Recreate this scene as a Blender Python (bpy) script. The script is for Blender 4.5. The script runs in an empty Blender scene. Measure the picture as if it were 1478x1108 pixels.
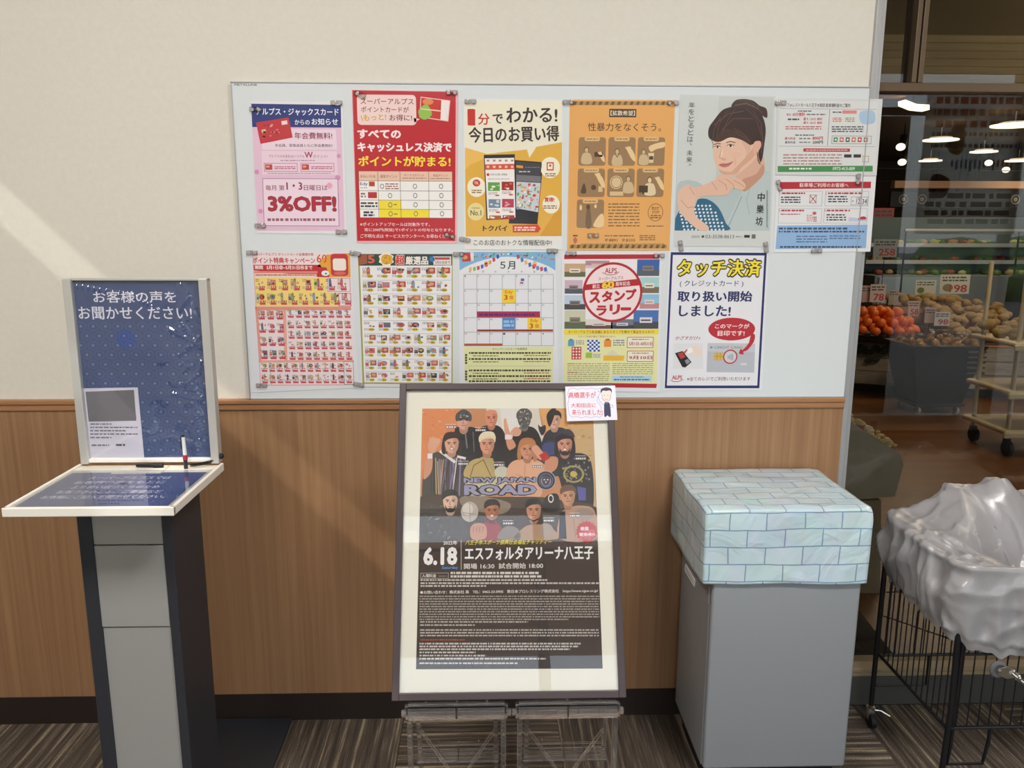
import bpy, bmesh, math, random
from mathutils import Vector, Matrix, noise
random.seed(7)
SC = bpy.context.scene
COL = SC.collection
# ------------------------------------------------------------------ camera
CAM = Vector((0, -2.364, 1.567)); PITCH, YAW, ROLL, FPX = .1916, .0298, .0029, 1146.0
fw = Vector((math.sin(YAW)*math.cos(PITCH), math.cos(YAW)*math.cos(PITCH), -math.sin(PITCH)))
r0 = fw.cross(Vector((0, 0, 1))).normalized(); u0 = r0.cross(fw)
RT = r0*math.cos(ROLL) + u0*math.sin(ROLL); UP = -r0*math.sin(ROLL) + u0*math.cos(ROLL)
cd = bpy.data.cameras.new('camera'); cam = bpy.data.objects.new('camera', cd); COL.objects.link(cam)
cd.sensor_width = 36; cd.lens = 36*FPX/1478; cd.clip_start = .02; cd.clip_end = 400
cam.matrix_world = Matrix(((RT.x, UP.x, -fw.x, CAM.x), (RT.y, UP.y, -fw.y, CAM.y), (RT.z, UP.z, -fw.z, CAM.z), (0, 0, 0, 1)))
SC.camera = cam
# ------------------------------------------------------------------ light and exposure
SC.view_settings.view_transform = 'Standard'; SC.view_settings.look = 'None'
SC.view_settings.gamma = 1; SC.view_settings.use_curve_mapping = False
SC.view_settings.exposure = .63
wd = bpy.data.worlds.new('sky'); SC.world = wd; wd.use_nodes = True
nt = wd.node_tree; bg = nt.nodes['Background']
sky = nt.nodes.new('ShaderNodeTexSky'); sky.sky_type = 'NISHITA'; sky.sun_disc = False
sky.sun_elevation = math.radians(44); sky.sun_rotation = math.radians(-80); sky.air_density = 1.0; sky.dust_density = 3.0
mx = nt.nodes.new('ShaderNodeMix'); mx.data_type = 'RGBA'; mx.inputs[0].default_value = .55
nt.links.new(sky.outputs[0], mx.inputs[6]); mx.inputs[7].default_value = (9.0, 9.4, 10.0, 1)
nt.links.new(mx.outputs[2], bg.inputs[0]); bg.inputs[1].default_value = .30
def light(name, kind, loc, energy, color=(1, 1, 1), rot=None, size=1, sizey=None, look=None, spot=None):
    l = bpy.data.lights.new(name, kind); l.energy = energy; l.color = color
    o = bpy.data.objects.new(name, l); COL.objects.link(o); o.location = loc
    if kind == 'AREA':
        l.size = size
        if sizey: l.shape = 'RECTANGLE'; l.size_y = sizey
    elif kind == 'SUN': l.angle = math.radians(.6)
    else: l.shadow_soft_size = size
    if look is not None: o.rotation_euler = (Vector(look)-Vector(loc)).to_track_quat('-Z', 'Y').to_euler()
    if spot: l.spot_size = math.radians(spot); l.spot_blend = .6
    return o
SUN = Vector((1, .33, -1)).normalized()
sun = light('sun', 'SUN', (-8, -3, 10), 2.2, (1, .93, .82), look=Vector((-8, -3, 10))+SUN)
# lamps of the vestibule ceiling and of the shop, plus added fill lights
for i, (x, y) in enumerate(((-.9, -2.1), (1.1, -2.1))):
    light('ceiling_lamp_light', 'AREA', (x, y, 3.27), 36, (1, .97, .93), look=(x, y, 0), size=.6)
for i, (x, y, e) in enumerate(((2.4, 1.0, 3), (3.4, 2.7, 26), (4.4, 4.8, 18), (6.2, 5.2, 18), (5.5, 7.4, 16), (7.5, 8.4, 10))):  # the strongest entry is fill added for the island's front boards
    light('shop_lamps_and_fill', 'AREA', (x, y, 2.55), e, (1, .82, .62), look=(x, y, 0), size=.5)

light('plank_fill_light', 'AREA', (2.4, .20, 2.72), 9, (1, .88, .70), look=(2.4, .55, 2.2), size=.12, sizey=2.2)  # added fill that brightens the reflected planks behind the upper glass
# ------------------------------------------------------------------ helpers
def hit(px, py, o, n):
    v = RT*((px-739)/FPX) + UP*((554-py)/FPX) + fw
    o = Vector(o); n = Vector(n)
    return CAM + v*((o-CAM).dot(n)/v.dot(n))
def at(px, py, Y): return hit(px, py, (0, Y, 0), (0, 1, 0))
def lin(c):
    if isinstance(c, str): c = [int(c[i:i+2], 16)/255 for i in (0, 2, 4)]
    return tuple((x/12.92 if x <= .04045 else ((x+.055)/1.055)**2.4) for x in c)+(1.0,)
MATS = {}
def mat(name, col, rough=.5, metal=0, spec=.5, trans=0, coat=0, ior=1.45, bump=0, bscale=200, vary=0, vscale=20, emit=None, estr=1, stretch=None, alpha=1):
    if name in MATS: return MATS[name]
    m = bpy.data.materials.new(name); m.use_nodes = True; t = m.node_tree; b = t.nodes['Principled BSDF']
    c = lin(col); b.inputs['Base Color'].default_value = c
    b.inputs['Roughness'].default_value = rough; b.inputs['Metallic'].default_value = metal
    b.inputs['Specular IOR Level'].default_value = spec; b.inputs['Transmission Weight'].default_value = trans
    b.inputs['Coat Weight'].default_value = coat; b.inputs['Coat Roughness'].default_value = .08; b.inputs['IOR'].default_value = ior
    if emit is not None:
        b.inputs['Emission Color'].default_value = lin(emit); b.inputs['Emission Strength'].default_value = estr
    tc = t.nodes.new('ShaderNodeTexCoord'); mp = t.nodes.new('ShaderNodeMapping'); t.links.new(tc.outputs['Object'], mp.inputs[0])
    if stretch: mp.inputs['Scale'].default_value = stretch
    if vary:
        n = t.nodes.new('ShaderNodeTexNoise'); n.inputs['Scale'].default_value = vscale; n.inputs['Detail'].default_value = 5
        t.links.new(mp.outputs[0], n.inputs[0])
        r = t.nodes.new('ShaderNodeValToRGB'); r.color_ramp.elements[0].position = .3; r.color_ramp.elements[1].position = .7
        r.color_ramp.elements[0].color = tuple(x*(1-vary) for x in c[:3])+(1,)
        r.color_ramp.elements[1].color = tuple(min(1, x*(1+vary)) for x in c[:3])+(1,)
        t.links.new(n.outputs[0], r.inputs[0]); t.links.new(r.outputs[0], b.inputs['Base Color'])
    if bump:
        n = t.nodes.new('ShaderNodeTexNoise'); n.inputs['Scale'].default_value = bscale; n.inputs['Detail'].default_value = 3
        t.links.new(mp.outputs[0], n.inputs[0])
        bp = t.nodes.new('ShaderNodeBump'); bp.inputs['Strength'].default_value = bump; bp.inputs['Distance'].default_value = .002
        t.links.new(n.outputs[0], bp.inputs['Height']); t.links.new(bp.outputs[0], b.inputs['Normal'])
    MATS[name] = m; return m
def pane(name, tint, ior=1.5, bump=0, rough=0.0, bscale=6):
    """thin sheet of glass or film: Fresnel mix of a clear and a mirror layer"""
    m = bpy.data.materials.new(name); m.use_nodes = True; t = m.node_tree; t.nodes.clear()
    o = t.nodes.new('ShaderNodeOutputMaterial'); mix = t.nodes.new('ShaderNodeMixShader')
    a = t.nodes.new('ShaderNodeBsdfTransparent'); a.inputs[0].default_value = lin(tint)
    g = t.nodes.new('ShaderNodeBsdfGlossy'); g.inputs['Roughness'].default_value = rough
    f = t.nodes.new('ShaderNodeFresnel'); ge = t.nodes.new('ShaderNodeNewGeometry')
    mr = t.nodes.new('ShaderNodeMapRange'); mr.inputs['To Min'].default_value = ior; mr.inputs['To Max'].default_value = 1/ior   # same Fresnel from both faces
    t.links.new(ge.outputs['Backfacing'], mr.inputs['Value']); t.links.new(mr.outputs[0], f.inputs[0])
    t.links.new(f.outputs[0], mix.inputs[0]); t.links.new(a.outputs[0], mix.inputs[1]); t.links.new(g.outputs[0], mix.inputs[2])
    t.links.new(mix.outputs[0], o.inputs[0])
    if bump:
        tc = t.nodes.new('ShaderNodeTexCoord'); n = t.nodes.new('ShaderNodeTexNoise'); n.inputs['Scale'].default_value = bscale; n.inputs['Detail'].default_value = 4; n.inputs['Distortion'].default_value = 1.5
        t.links.new(tc.outputs['Object'], n.inputs[0])
        bp = t.nodes.new('ShaderNodeBump'); bp.inputs['Strength'].default_value = bump; bp.inputs['Distance'].default_value = .01
        t.links.new(n.outputs[0], bp.inputs['Height']); t.links.new(bp.outputs[0], g.inputs['Normal']); t.links.new(bp.outputs[0], f.inputs['Normal'])
    return m
class MB:
    def __init__(s): s.b = bmesh.new(); s.k = 0
    def _fin(s, g, mi, M=None):
        if M is not None: bmesh.ops.transform(s.b, matrix=M, verts=g)
        for f in {f for v in g for f in v.link_faces}: f.material_index = mi
        return s
    def box(s, x0, x1, y0, y1, z0, z1, bev=0, mi=0, M=None, seg=2):
        g = bmesh.ops.create_cube(s.b, size=1)['verts']
        for v in g: v.co = Vector(((x0+x1)/2+v.co.x*(x1-x0), (y0+y1)/2+v.co.y*(y1-y0), (z0+z1)/2+v.co.z*(z1-z0)))
        if bev:
            es = list({e for v in g for e in v.link_edges}); fs0 = {f for v in g for f in v.link_faces}
            r = bmesh.ops.bevel(s.b, geom=es, offset=bev, segments=seg, affect='EDGES', profile=.5)
            g = list({v for f in r['faces'] for v in f.verts})
        return s._fin(g, mi, M)
    def cyl(s, p0, p1, r, r2=None, n=12, mi=0, caps=True):
        p0, p1 = Vector(p0), Vector(p1); d = p1-p0
        g = bmesh.ops.create_cone(s.b, cap_ends=caps, segments=n, radius1=r, radius2=r if r2 is None else r2, depth=d.length)['verts']
        M = Matrix.Translation((p0+p1)/2) @ d.to_track_quat('Z', 'Y').to_matrix().to_4x4()
        return s._fin(g, mi, M)
    def sph(s, c, r, sc=(1, 1, 1), u=12, v=8, mi=0, rot=None):
        g = bmesh.ops.create_uvsphere(s.b, u_segments=u, v_segments=v, radius=r)['verts']
        M = Matrix.Translation(c) @ (rot.to_matrix().to_4x4() if rot else Matrix()) @ Matrix.Diagonal((*sc, 1))
        return s._fin(g, mi, M)
    def ring(s, c, R, r, ax='Y', n=20, m=8, mi=0):
        vs = []
        for i in range(n):
            a = 2*math.pi*i/n
            for j in range(m):
                b = 2*math.pi*j/m; q = R+r*math.cos(b)
                p = (q*math.cos(a), r*math.sin(b), q*math.sin(a))
                if ax == 'Z': p = (p[0], p[2], p[1])
                if ax == 'X': p = (p[1], p[0], p[2])
                vs.append(s.b.verts.new(Vector(p)+Vector(c)))
        for i in range(n):
            for j in range(m):
                s.b.faces.new((vs[i*m+j], vs[((i+1) % n)*m+j], vs[((i+1) % n)*m+(j+1) % m], vs[i*m+(j+1) % m])).material_index = mi
        return s
    def tube(s, pts, r, n=8, mi=0):
        pts = [Vector(p) for p in pts]; rings = []
        for i, p in enumerate(pts):
            d = (pts[min(i+1, len(pts)-1)]-pts[max(i-1, 0)]).normalized()
            a = d.orthogonal().normalized() if i == 0 else (pa - d*pa.dot(d)).normalized()
            pa = a; b = d.cross(a)
            rings.append([s.b.verts.new(p+(a*math.cos(2*math.pi*k/n)+b*math.sin(2*math.pi*k/n))*r) for k in range(n)])
        for A, B in zip(rings, rings[1:]):
            for k in range(n): s.b.faces.new((A[k], A[(k+1) % n], B[(k+1) % n], B[k])).material_index = mi
        s.b.faces.new(rings[0][::-1]).material_index = mi; s.b.faces.new(rings[-1]).material_index = mi
        return s
    def prism(s, pts, d, mi=0, bev=0):
        """pts: closed outline in 3-D, d: extrusion vector"""
        d = Vector(d); A = [s.b.verts.new(Vector(p)) for p in pts]; B = [s.b.verts.new(Vector(p)+d) for p in pts]
        n = len(pts); fs = [s.b.faces.new(A), s.b.faces.new(B[::-1])]
        for i in range(n): fs.append(s.b.faces.new((A[i], B[i], B[(i+1) % n], A[(i+1) % n])))
        if bev: bmesh.ops.bevel(s.b, geom=list({e for f in fs for e in f.edges}), offset=bev, segments=2, affect='EDGES')
        else:
            for f in fs: f.material_index = mi
        return s
    def build(s, name, mats, parent=None, smooth=False, origin=None, **tags):
        bmesh.ops.recalc_face_normals(s.b, faces=s.b.faces)
        me = bpy.data.meshes.new(name)
        if origin is not None: bmesh.ops.translate(s.b, verts=s.b.verts, vec=-Vector(origin))
        s.b.to_mesh(me); s.b.free()
        for m in (mats if isinstance(mats, (list, tuple)) else [mats]): me.materials.append(m)
        if smooth:
            for p in me.polygons: p.use_smooth = True
            me.set_sharp_from_angle(angle=math.radians(40))
        o = bpy.data.objects.new(name, me); COL.objects.link(o)
        if origin is not None: o.location = origin
        if parent is not None: o.parent = parent
        tag(o, **tags); return o
def tag(o, label=None, cat=None, group=None, kind=None):
    if label: o['label'] = label
    if cat: o['category'] = cat
    if group: o['group'] = group
    if kind: o['kind'] = kind
    return o
def thing(name, label, cat, loc=(0, 0, 0), rz=0, group=None):
    o = bpy.data.objects.new(name, None); COL.objects.link(o); o.location = loc; o.rotation_euler = (0, 0, rz); o.empty_display_size = .05
    return tag(o, label, cat, group)
def struct(mb, name, mats, parent=None, **k):
    return mb.build(name, mats, parent, kind=None if parent else 'structure', **k)
def setp(o, parent):           # parent a world-space mesh to an Empty that is not at the origin
    o.parent = parent; o.location = o.location - parent.location; return o
def dup(root, loc, rot=None, label=None, scale=None):
    r = root.copy(); COL.objects.link(r); r.location = loc
    if rot is not None: r.rotation_euler = rot
    if scale is not None: r.scale = scale
    if label: r['label'] = label
    for ch in list(root.children):
        if ch.name.startswith('hanger'): continue
        c = ch.copy(); COL.objects.link(c); c.parent = r
        for g in ch.children:
            d = g.copy(); COL.objects.link(d); d.parent = c
    return r

# ------------------------------------------------------------------ materials
def wood_mat(name, base, dark, sx, sy, sz, rough=.45, fine=1.0, spec=.4):
    m = bpy.data.materials.new(name); m.use_nodes = True; t = m.node_tree; b = t.nodes['Principled BSDF']
    b.inputs['Roughness'].default_value = rough; b.inputs['Specular IOR Level'].default_value = spec
    tc = t.nodes.new('ShaderNodeTexCoord'); mp = t.nodes.new('ShaderNodeMapping'); mp.inputs['Scale'].default_value = (sx, sy, sz)
    t.links.new(tc.outputs['Object'], mp.inputs[0])
    n1 = t.nodes.new('ShaderNodeTexNoise'); n1.inputs['Scale'].default_value = 1; n1.inputs['Detail'].default_value = 8; n1.inputs['Distortion'].default_value = .6
    n2 = t.nodes.new('ShaderNodeTexNoise'); n2.inputs['Scale'].default_value = 6; n2.inputs['Detail'].default_value = 3
    t.links.new(mp.outputs[0], n1.inputs[0]); t.links.new(mp.outputs[0], n2.inputs[0])
    mm = t.nodes.new('ShaderNodeMath'); mm.operation = 'MULTIPLY_ADD'; mm.inputs[1].default_value = .45*fine
    t.links.new(n2.outputs[0], mm.inputs[0]); t.links.new(n1.outputs[0], mm.inputs[2])
    r = t.nodes.new('ShaderNodeValToRGB'); r.color_ramp.elements[0].position = .5; r.color_ramp.elements[1].position = .95
    r.color_ramp.elements[0].color = lin(dark); r.color_ramp.elements[1].color = lin(base)
    t.links.new(mm.outputs[0], r.inputs[0]); t.links.new(r.outputs[0], b.inputs['Base Color'])
    MATS[name] = m; return m
def carpet_mat():
    m = bpy.data.materials.new('striped_carpet'); m.use_nodes = True; t = m.node_tree; b = t.nodes['Principled BSDF']
    b.inputs['Roughness'].default_value = .95; b.inputs['Specular IOR Level'].default_value = .1
    tc = t.nodes.new('ShaderNodeTexCoord'); oi = t.nodes.new('ShaderNodeObjectInfo')
    ad = t.nodes.new('ShaderNodeVectorMath'); ad.operation = 'ADD'; t.links.new(tc.outputs['Object'], ad.inputs[0])
    cx = t.nodes.new('ShaderNodeCombineXYZ'); ml = t.nodes.new('ShaderNodeMath'); ml.operation = 'MULTIPLY'; ml.inputs[1].default_value = 37
    t.links.new(oi.outputs['Random'], ml.inputs[0]); t.links.new(ml.outputs[0], cx.inputs[0]); t.links.new(cx.outputs[0], ad.inputs[1])
    def nz(sc, vec, det=2):
        mp = t.nodes.new('ShaderNodeMapping'); mp.inputs['Scale'].default_value = sc; t.links.new(vec, mp.inputs[0])
        n = t.nodes.new('ShaderNodeTexNoise'); n.inputs['Scale'].default_value = 1; n.inputs['Detail'].default_value = det; t.links.new(mp.outputs[0], n.inputs[0]); return n
    a = nz((58, 1.0, 1), ad.outputs[0], 5); c = nz((450, 300, 300), ad.outputs[0], 1); d = nz((190, 9, 1), ad.outputs[0], 2)
    mm = t.nodes.new('ShaderNodeMath'); mm.operation = 'MULTIPLY_ADD'; mm.inputs[1].default_value = .35; t.links.new(c.outputs[0], mm.inputs[0]); t.links.new(a.outputs[0], mm.inputs[2])
    m2 = t.nodes.new('ShaderNodeMath'); m2.operation = 'MULTIPLY_ADD'; m2.inputs[1].default_value = .35; t.links.new(d.outputs[0], m2.inputs[0]); t.links.new(mm.outputs[0], m2.inputs[2])
    r = t.nodes.new('ShaderNodeValToRGB'); e = r.color_ramp.elements
    e[0].position = .70; e[0].color = lin('453e38'); e[1].position = 1.05; e[1].color = lin('a3967a')
    for p, cc in ((.80, '544b43'), (.90, '665b50'), (.97, '85786a')): q = e.new(p); q.color = lin(cc)
    t.links.new(m2.outputs[0], r.inputs[0]); t.links.new(r.outputs[0], b.inputs['Base Color'])
    bp = t.nodes.new('ShaderNodeBump'); bp.inputs['Strength'].default_value = .5; bp.inputs['Distance'].default_value = .003
    t.links.new(m2.outputs[0], bp.inputs['Height']); t.links.new(bp.outputs[0], b.inputs['Normal']); return m
M_wall = mat('cream_wallpaper', 'ddd9cf', .85, bump=.35, bscale=260, vary=.02, vscale=60, spec=.2)
M_wains = wood_mat('teak_laminate', 'a9835f', '936d4e', 60, 60, .9, .42, fine=.7)
M_trim = wood_mat('teak_moulding', 'ac7d58', '966a48', 2, 40, 40, .4)
M_base = mat('dark_vinyl_baseboard', '2b211d', .5)
M_carpet = carpet_mat()
M_alu = mat('satin_aluminium', 'b9b9ba', .35, .6)
M_aluD = mat('bronze_aluminium', '6b5a48', .4, .5)
M_board = mat('whiteboard_enamel', 'd9dfe2', .28, spec=.5)
M_ceil = wood_mat('ceiling_planks', 'b9a384', 'a08a6c', 1.5, 30, 30, .6)
M_glass = pane('entrance_glass', 'd4d4d0', 1.5)
M_fglass = pane('facade_glass', 'f2f4f4', 1.5)
M_store = wood_mat('shop_floor_vinyl', '7a4c22', '5a3614', .7, 7, 7, .35)
M_white = mat('white_plastic', 'eceae4', .35)
M_chrome = mat('chrome', 'c9c9c6', .18, 1)
M_black = mat('black_enamel', '141317', .4)
M_rubber = mat('black_rubber', '17171a', .6)

# ------------------------------------------------------------------ the setting
XE = 1.09      # where the cream wall ends and the glazing starts
wall = struct(MB().box(-2.75, XE, 0, .16, 1.063, 3.3), 'wall_back', M_wall)
struct(MB().box(-2.75, XE, -.012, .16, .092, 1.04), 'wall_wainscot', M_wains)
struct(MB().box(-2.75, XE, -.022, .16, 1.052, 1.066, .003).box(-2.75, XE, -.018, .16, 1.034, 1.0525, .002), 'trim_1', M_trim)
struct(MB().box(-2.75, XE, -.016, .16, 0, .093), 'baseboard_back', M_base)
# left side: solid wall with a clerestory strip the sun comes through
wl = MB().box(-2.63, -2.6, -3.7, 0, 0, 2.78).box(-2.63, -2.6, -3.7, 0, 2.94, 3.3)
struct(wl, 'wall_left', M_wall)
struct(MB().box(-2.618, -2.612, -3.7, 0, 2.78, 2.94), 'window_1', M_fglass)
struct(MB().box(-2.75, 5.2, -3.7, .16, 3.3, 3.42), 'ceiling', M_ceil)
for x, y in ((-.9, -2.1), (1.1, -2.1)):
    t = thing('ceiling_light', 'square recessed ceiling light of the vestibule, %s one' % ('left' if x < 0 else 'right'), 'light', (x, y, 3.3))
    MB().box(-.33, .33, -.33, .33, -.02, -.001).build('frame', M_white, t)
    MB().box(-.29, .29, -.29, .29, -.024, -.0201).build('diffuser', mat('lit_diffuser', 'ffffff', .5, emit='fff2e0', estr=1.2), t)
# facade behind the photographer
fy = -3.6
fr = MB().box(-2.75, -.7, fy-.1, fy, 0, 3.3).box(-1.1, 5.2, fy-.1, fy, 2.72, 3.3).box(-1.1, 5.2, fy-.1, fy, 0, .12)
struct(fr, 'wall_front', M_wall)
wf = struct(MB().box(-1.1, 5.2, fy-.053, fy-.047, .12, 2.72), 'window_2', M_fglass)
for x in (-.7, .3, 1.4, 2.62, 3.95, 5.1):
    MB().box(x, x+.07, fy-.09, fy-.01, .12, 2.72, .004).build('mullion', M_aluD, wf)
MB().box(-1.1, 5.2, fy-.085, fy-.012, 2.42, 2.47, .004).build('transom', M_aluD, wf)
fm_ = mat('brown_dimming_sheet', 'b09478', .6); t_ = fm_.node_tree; tr_ = t_.nodes.new('ShaderNodeBsdfTranslucent'); tr_.inputs[0].default_value = lin('b89878'); mx_ = t_.nodes.new('ShaderNodeMixShader')
t_.links.new(t_.nodes['Principled BSDF'].outputs[0], mx_.inputs[1]); t_.links.new(tr_.outputs[0], mx_.inputs[2]); t_.links.new(mx_.outputs[0], t_.nodes['Material Output'].inputs[0])
MB().box(-.7, 2.6, fy-.044, fy-.043, 1.70, 2.42).build('sky_dimming_sheet', fm_, wf)  # unseen sheet added to cut the sky mirrored in the framed poster
struct(MB().box(2.80, 3.20, fy-.3, fy-.1, -.15, 2.42, .01), 'sky_blocker', mat('brown_sky_blocker', '5a4838', .6))  # unseen block added to darken the sky mirrored in the shop glazing
struct(MB().box(5.2, 5.3, -3.7, .1, 0, 3.3), 'wall_right', M_wall)
# glazing towards the shop: slender post, rails and pane
struct(MB().box(XE, XE+.016, -.014, .12, 0, 3.3, .002).box(XE+.016, XE+.03, -.006, .12, 0, 3.3, .002), 'window_3_post', M_alu)
w3 = struct(MB().box(XE+.03, 5.2, .057, .063, .12, 3.3), 'window_3', M_glass)
MB().box(XE+.03, 5.2, .02, .1, 0, .105, .002).build('bottom_rail', mat('dark_rail', '55534f', .5, .3), w3)
MB().box(XE+.03, 5.2, .018, .1, .107, .121, .002).box(XE+.03, 5.2, .014, .1, .124, .138, .002).build('gasket_strip', mat('beige_gasket', 'a08c6c', .5), w3)
MB().box(XE+.03, 5.2, .03, .1, 1.965, 1.99, .002).build('transom', M_aluD, w3)
MB().box(1.229, 1.243, .03, .1, 1.99, 3.3, .002).build('mullion', M_aluD, w3)
MB().box(1.248, 1.262, .03, .1, 1.99, 3.3, .002).build('mullion', M_aluD, w3)
# carpet tiles
fl = struct(MB().box(-2.75, 5.3, -3.7, .125, -.12, -.006), 'floor', mat('floor_screed', '2a2622', .9))
tile_me = None
nT = 0
for iy in range(5):
    for ix in range(15):
        cx = -2.28+.5*ix+.25; cy = .02-.5*iy-.25
        if tile_me is None:
            o = MB().box(-.2495, .2495, -.2495, .2495, -.006, 0, .001, seg=1).build('carpet_tile', M_carpet, fl); tile_me = o.data
        else:
            o = bpy.data.objects.new('carpet_tile', tile_me); COL.objects.link(o); o.parent = fl
        o.location = (cx, cy, 0)
        turn = {(4, 0): 1, (6, 0): 1, (3, 0): 0, (2, 0): 0, (5, 0): 0, (7, 0): 0, (1, 0): 0, (6, 1): 0, (7, 1): 0, (8, 0): 1}.get((ix, iy), (ix+iy) % 2)
        o.rotation_euler = (0, 0, math.pi/2*turn)
# ------------------------------------------------------------------ printed matter
FONT_O = None; TCACHE = {}
def glyphs(s, bold=0.0, shear=0.0):
    """text outline as flat triangles, scaled to the unit box (x right, y up)"""
    global FONT_O
    k = (s, bold, shear)
    if k in TCACHE: return TCACHE[k]
    cu = bpy.data.curves.new('glyphs', 'FONT'); cu.body = s; cu.resolution_u = 2; cu.shear = shear
    o = bpy.data.objects.new('glyphs', cu); COL.objects.link(o)
    bpy.context.view_layer.update()
    me = bpy.data.meshes.new_from_object(o.evaluated_get(bpy.context.evaluated_depsgraph_get()))
    vs = [v.co.copy() for v in me.vertices]; fs = [tuple(p.vertices) for p in me.polygons]
    bpy.data.objects.remove(o); bpy.data.curves.remove(cu); bpy.data.meshes.remove(me)
    if not vs: TCACHE[k] = ([], []); return TCACHE[k]
    x0, x1 = min(v.x for v in vs), max(v.x for v in vs); y0, y1 = min(v.y for v in vs), max(v.y for v in vs)
    if x1-x0 < 1e-6 or y1-y0 < 1e-6: x1 += 1e-3; y1 += 1e-3
    b = bold*1.0
    sh = [(0, 0)] if b < .004 else [(-b, 0), (b, 0), (0, b*.7), (0, -b*.7)] if b < .045 else [(b*math.cos(i*.7854), b*math.sin(i*.7854)) for i in range(8)]+[(0, 0)]
    x0 -= b; x1 += b; y0 -= b*.7; y1 += b*.7
    nv = []; nf = []
    for i, (dx, dy) in enumerate(sh):
        kk = len(nv); nv += [((v.x+dx-x0)/(x1-x0), (v.y+dy-y0)/(y1-y0), i*.03) for v in vs]; nf += [tuple(q+kk for q in f) for f in fs]
    TCACHE[k] = (nv, nf); return TCACHE[k]
def M_print(name='printed_ink', rough=.4, coat=.25):
    if name in MATS: return MATS[name]
    m = mat(name, 'ffffff', rough, coat=coat); t = m.node_tree
    a = t.nodes.new('ShaderNodeVertexColor'); a.layer_name = 'ink'
    t.links.new(a.outputs[0], t.nodes['Principled BSDF'].inputs['Base Color']); return m
class Sheet:
    """a printed sheet lying on a real plane; shapes are given in reading units that cv() turns into metres on the sheet"""
    def __init__(s, o, U, n, org=(0, 0), sc=1.0, local=False, dl=.00012):
        s.o = Vector(o); s.U = Vector(U).normalized(); s.n = Vector(n).normalized(); s.V = s.n.cross(s.U)
        s.org, s.sc, s.local, s.dl = org, sc, local, dl
        s.v, s.f, s.c = [], [], []; s.clip = None
    def cv(s, x, y):
        if s.local: return x/1000, -y/1000
        p = hit(s.org[0]+x/s.sc, s.org[1]+y/s.sc, s.o, s.n)-s.o
        return p.dot(s.U), p.dot(s.V)
    def raw(s, uv, faces, col, l):
        if s.clip and len(faces) == 1 and len(uv) > 2:
            P = [(p[0], p[1]) for p in uv]; C_ = s.clip
            for i in range(len(C_)):
                (ax, ay), (bx_, by) = C_[i], C_[(i+1) % len(C_)]; out = []
                ins = lambda p: (bx_-ax)*(p[1]-ay)-(by-ay)*(p[0]-ax) >= -1e-9
                for j in range(len(P)):
                    a, b = P[j-1], P[j]
                    if ins(a) != ins(b):
                        da = (bx_-ax)*(a[1]-ay)-(by-ay)*(a[0]-ax); db = (bx_-ax)*(b[1]-ay)-(by-ay)*(b[0]-ax); t = da/(da-db); out.append((a[0]+(b[0]-a[0])*t, a[1]+(b[1]-a[1])*t))
                    if ins(b): out.append(b)
                P = out
                if len(P) < 3: return s
            uv = P; faces = [tuple(range(len(P)))]
        k = len(s.v); s.v += [(p[0], p[1], (l+(p[2] if len(p) > 2 else 0))*s.dl) for p in uv]
        c = lin(col)
        for f in faces: s.f.append(tuple(i+k for i in f)); s.c.append(c)
        return s
    def clip_to(s, pts):
        q = [s.cv(*p) for p in pts]; ar = sum(q[i-1][0]*q[i][1]-q[i][0]*q[i-1][1] for i in range(len(q)))
        s.clip = q if ar > 0 else q[::-1]; return s
    def poly(s, pts, col, l=1): return s.raw([s.cv(*p) for p in pts], [tuple(range(len(pts)))[::-1]], col, l)
    def box(s, x0, y0, x1, y1):
        cy, cx = (y0+y1)/2, (x0+x1)/2
        a, b = s.cv(x0, cy), s.cv(x1, cy); c, d = s.cv(cx, y0), s.cv(cx, y1)
        return a[0], b[0], d[1], c[1]
    def rect(s, x0, y0, x1, y1, col, l=1, rot=0):
        u0, u1, v0, v1 = s.box(x0, y0, x1, y1)
        return s._q([(u0, v0), (u1, v0), (u1, v1), (u0, v1)], col, l, rot)
    def _q(s, q, col, l, rot=0, faces=None):
        if rot:
            cx = (min(p[0] for p in q)+max(p[0] for p in q))/2; cy = (min(p[1] for p in q)+max(p[1] for p in q))/2
            a = math.radians(rot); q = [(cx+(p[0]-cx)*math.cos(a)-(p[1]-cy)*math.sin(a), cy+(p[0]-cx)*math.sin(a)+(p[1]-cy)*math.cos(a))+tuple(p[2:]) for p in q]
        return s.raw(q, faces or [tuple(range(len(q)))], col, l)
    def frame(s, x0, y0, x1, y1, w, col, l=2):
        s.rect(x0, y0, x1, y0+w, col, l).rect(x0, y1-w, x1, y1, col, l)
        return s.rect(x0, y0, x0+w, y1, col, l).rect(x1-w, y0, x1, y1, col, l)
    def rrect(s, x0, y0, x1, y1, r, col, l=1):
        u0, u1, v0, v1 = s.box(x0, y0, x1, y1); r = r*(u1-u0)/(x1-x0); q = []
        for cx, cy, a0 in ((u1-r, v1-r, 0), (u0+r, v1-r, 90), (u0+r, v0+r, 180), (u1-r, v0+r, 270)):
            for k in range(5): a = math.radians(a0+k*22.5); q.append((cx+r*math.cos(a), cy+r*math.sin(a)))
        return s.raw(q, [tuple(range(len(q)))], col, l)
    def ell(s, cx, cy, rx, ry, col, l=1, n=20, rot=0, a0=0, a1=360):
        u0, u1, v0, v1 = s.box(cx-rx, cy-ry, cx+rx, cy+ry)
        q = [((u0+u1)/2+(u1-u0)/2*math.cos(math.radians(a0+(a1-a0)*i/n)), (v0+v1)/2+(v1-v0)/2*math.sin(math.radians(a0+(a1-a0)*i/n))) for i in range(n+(a1-a0 < 360))]
        return s._q(q, col, l, rot)
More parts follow.
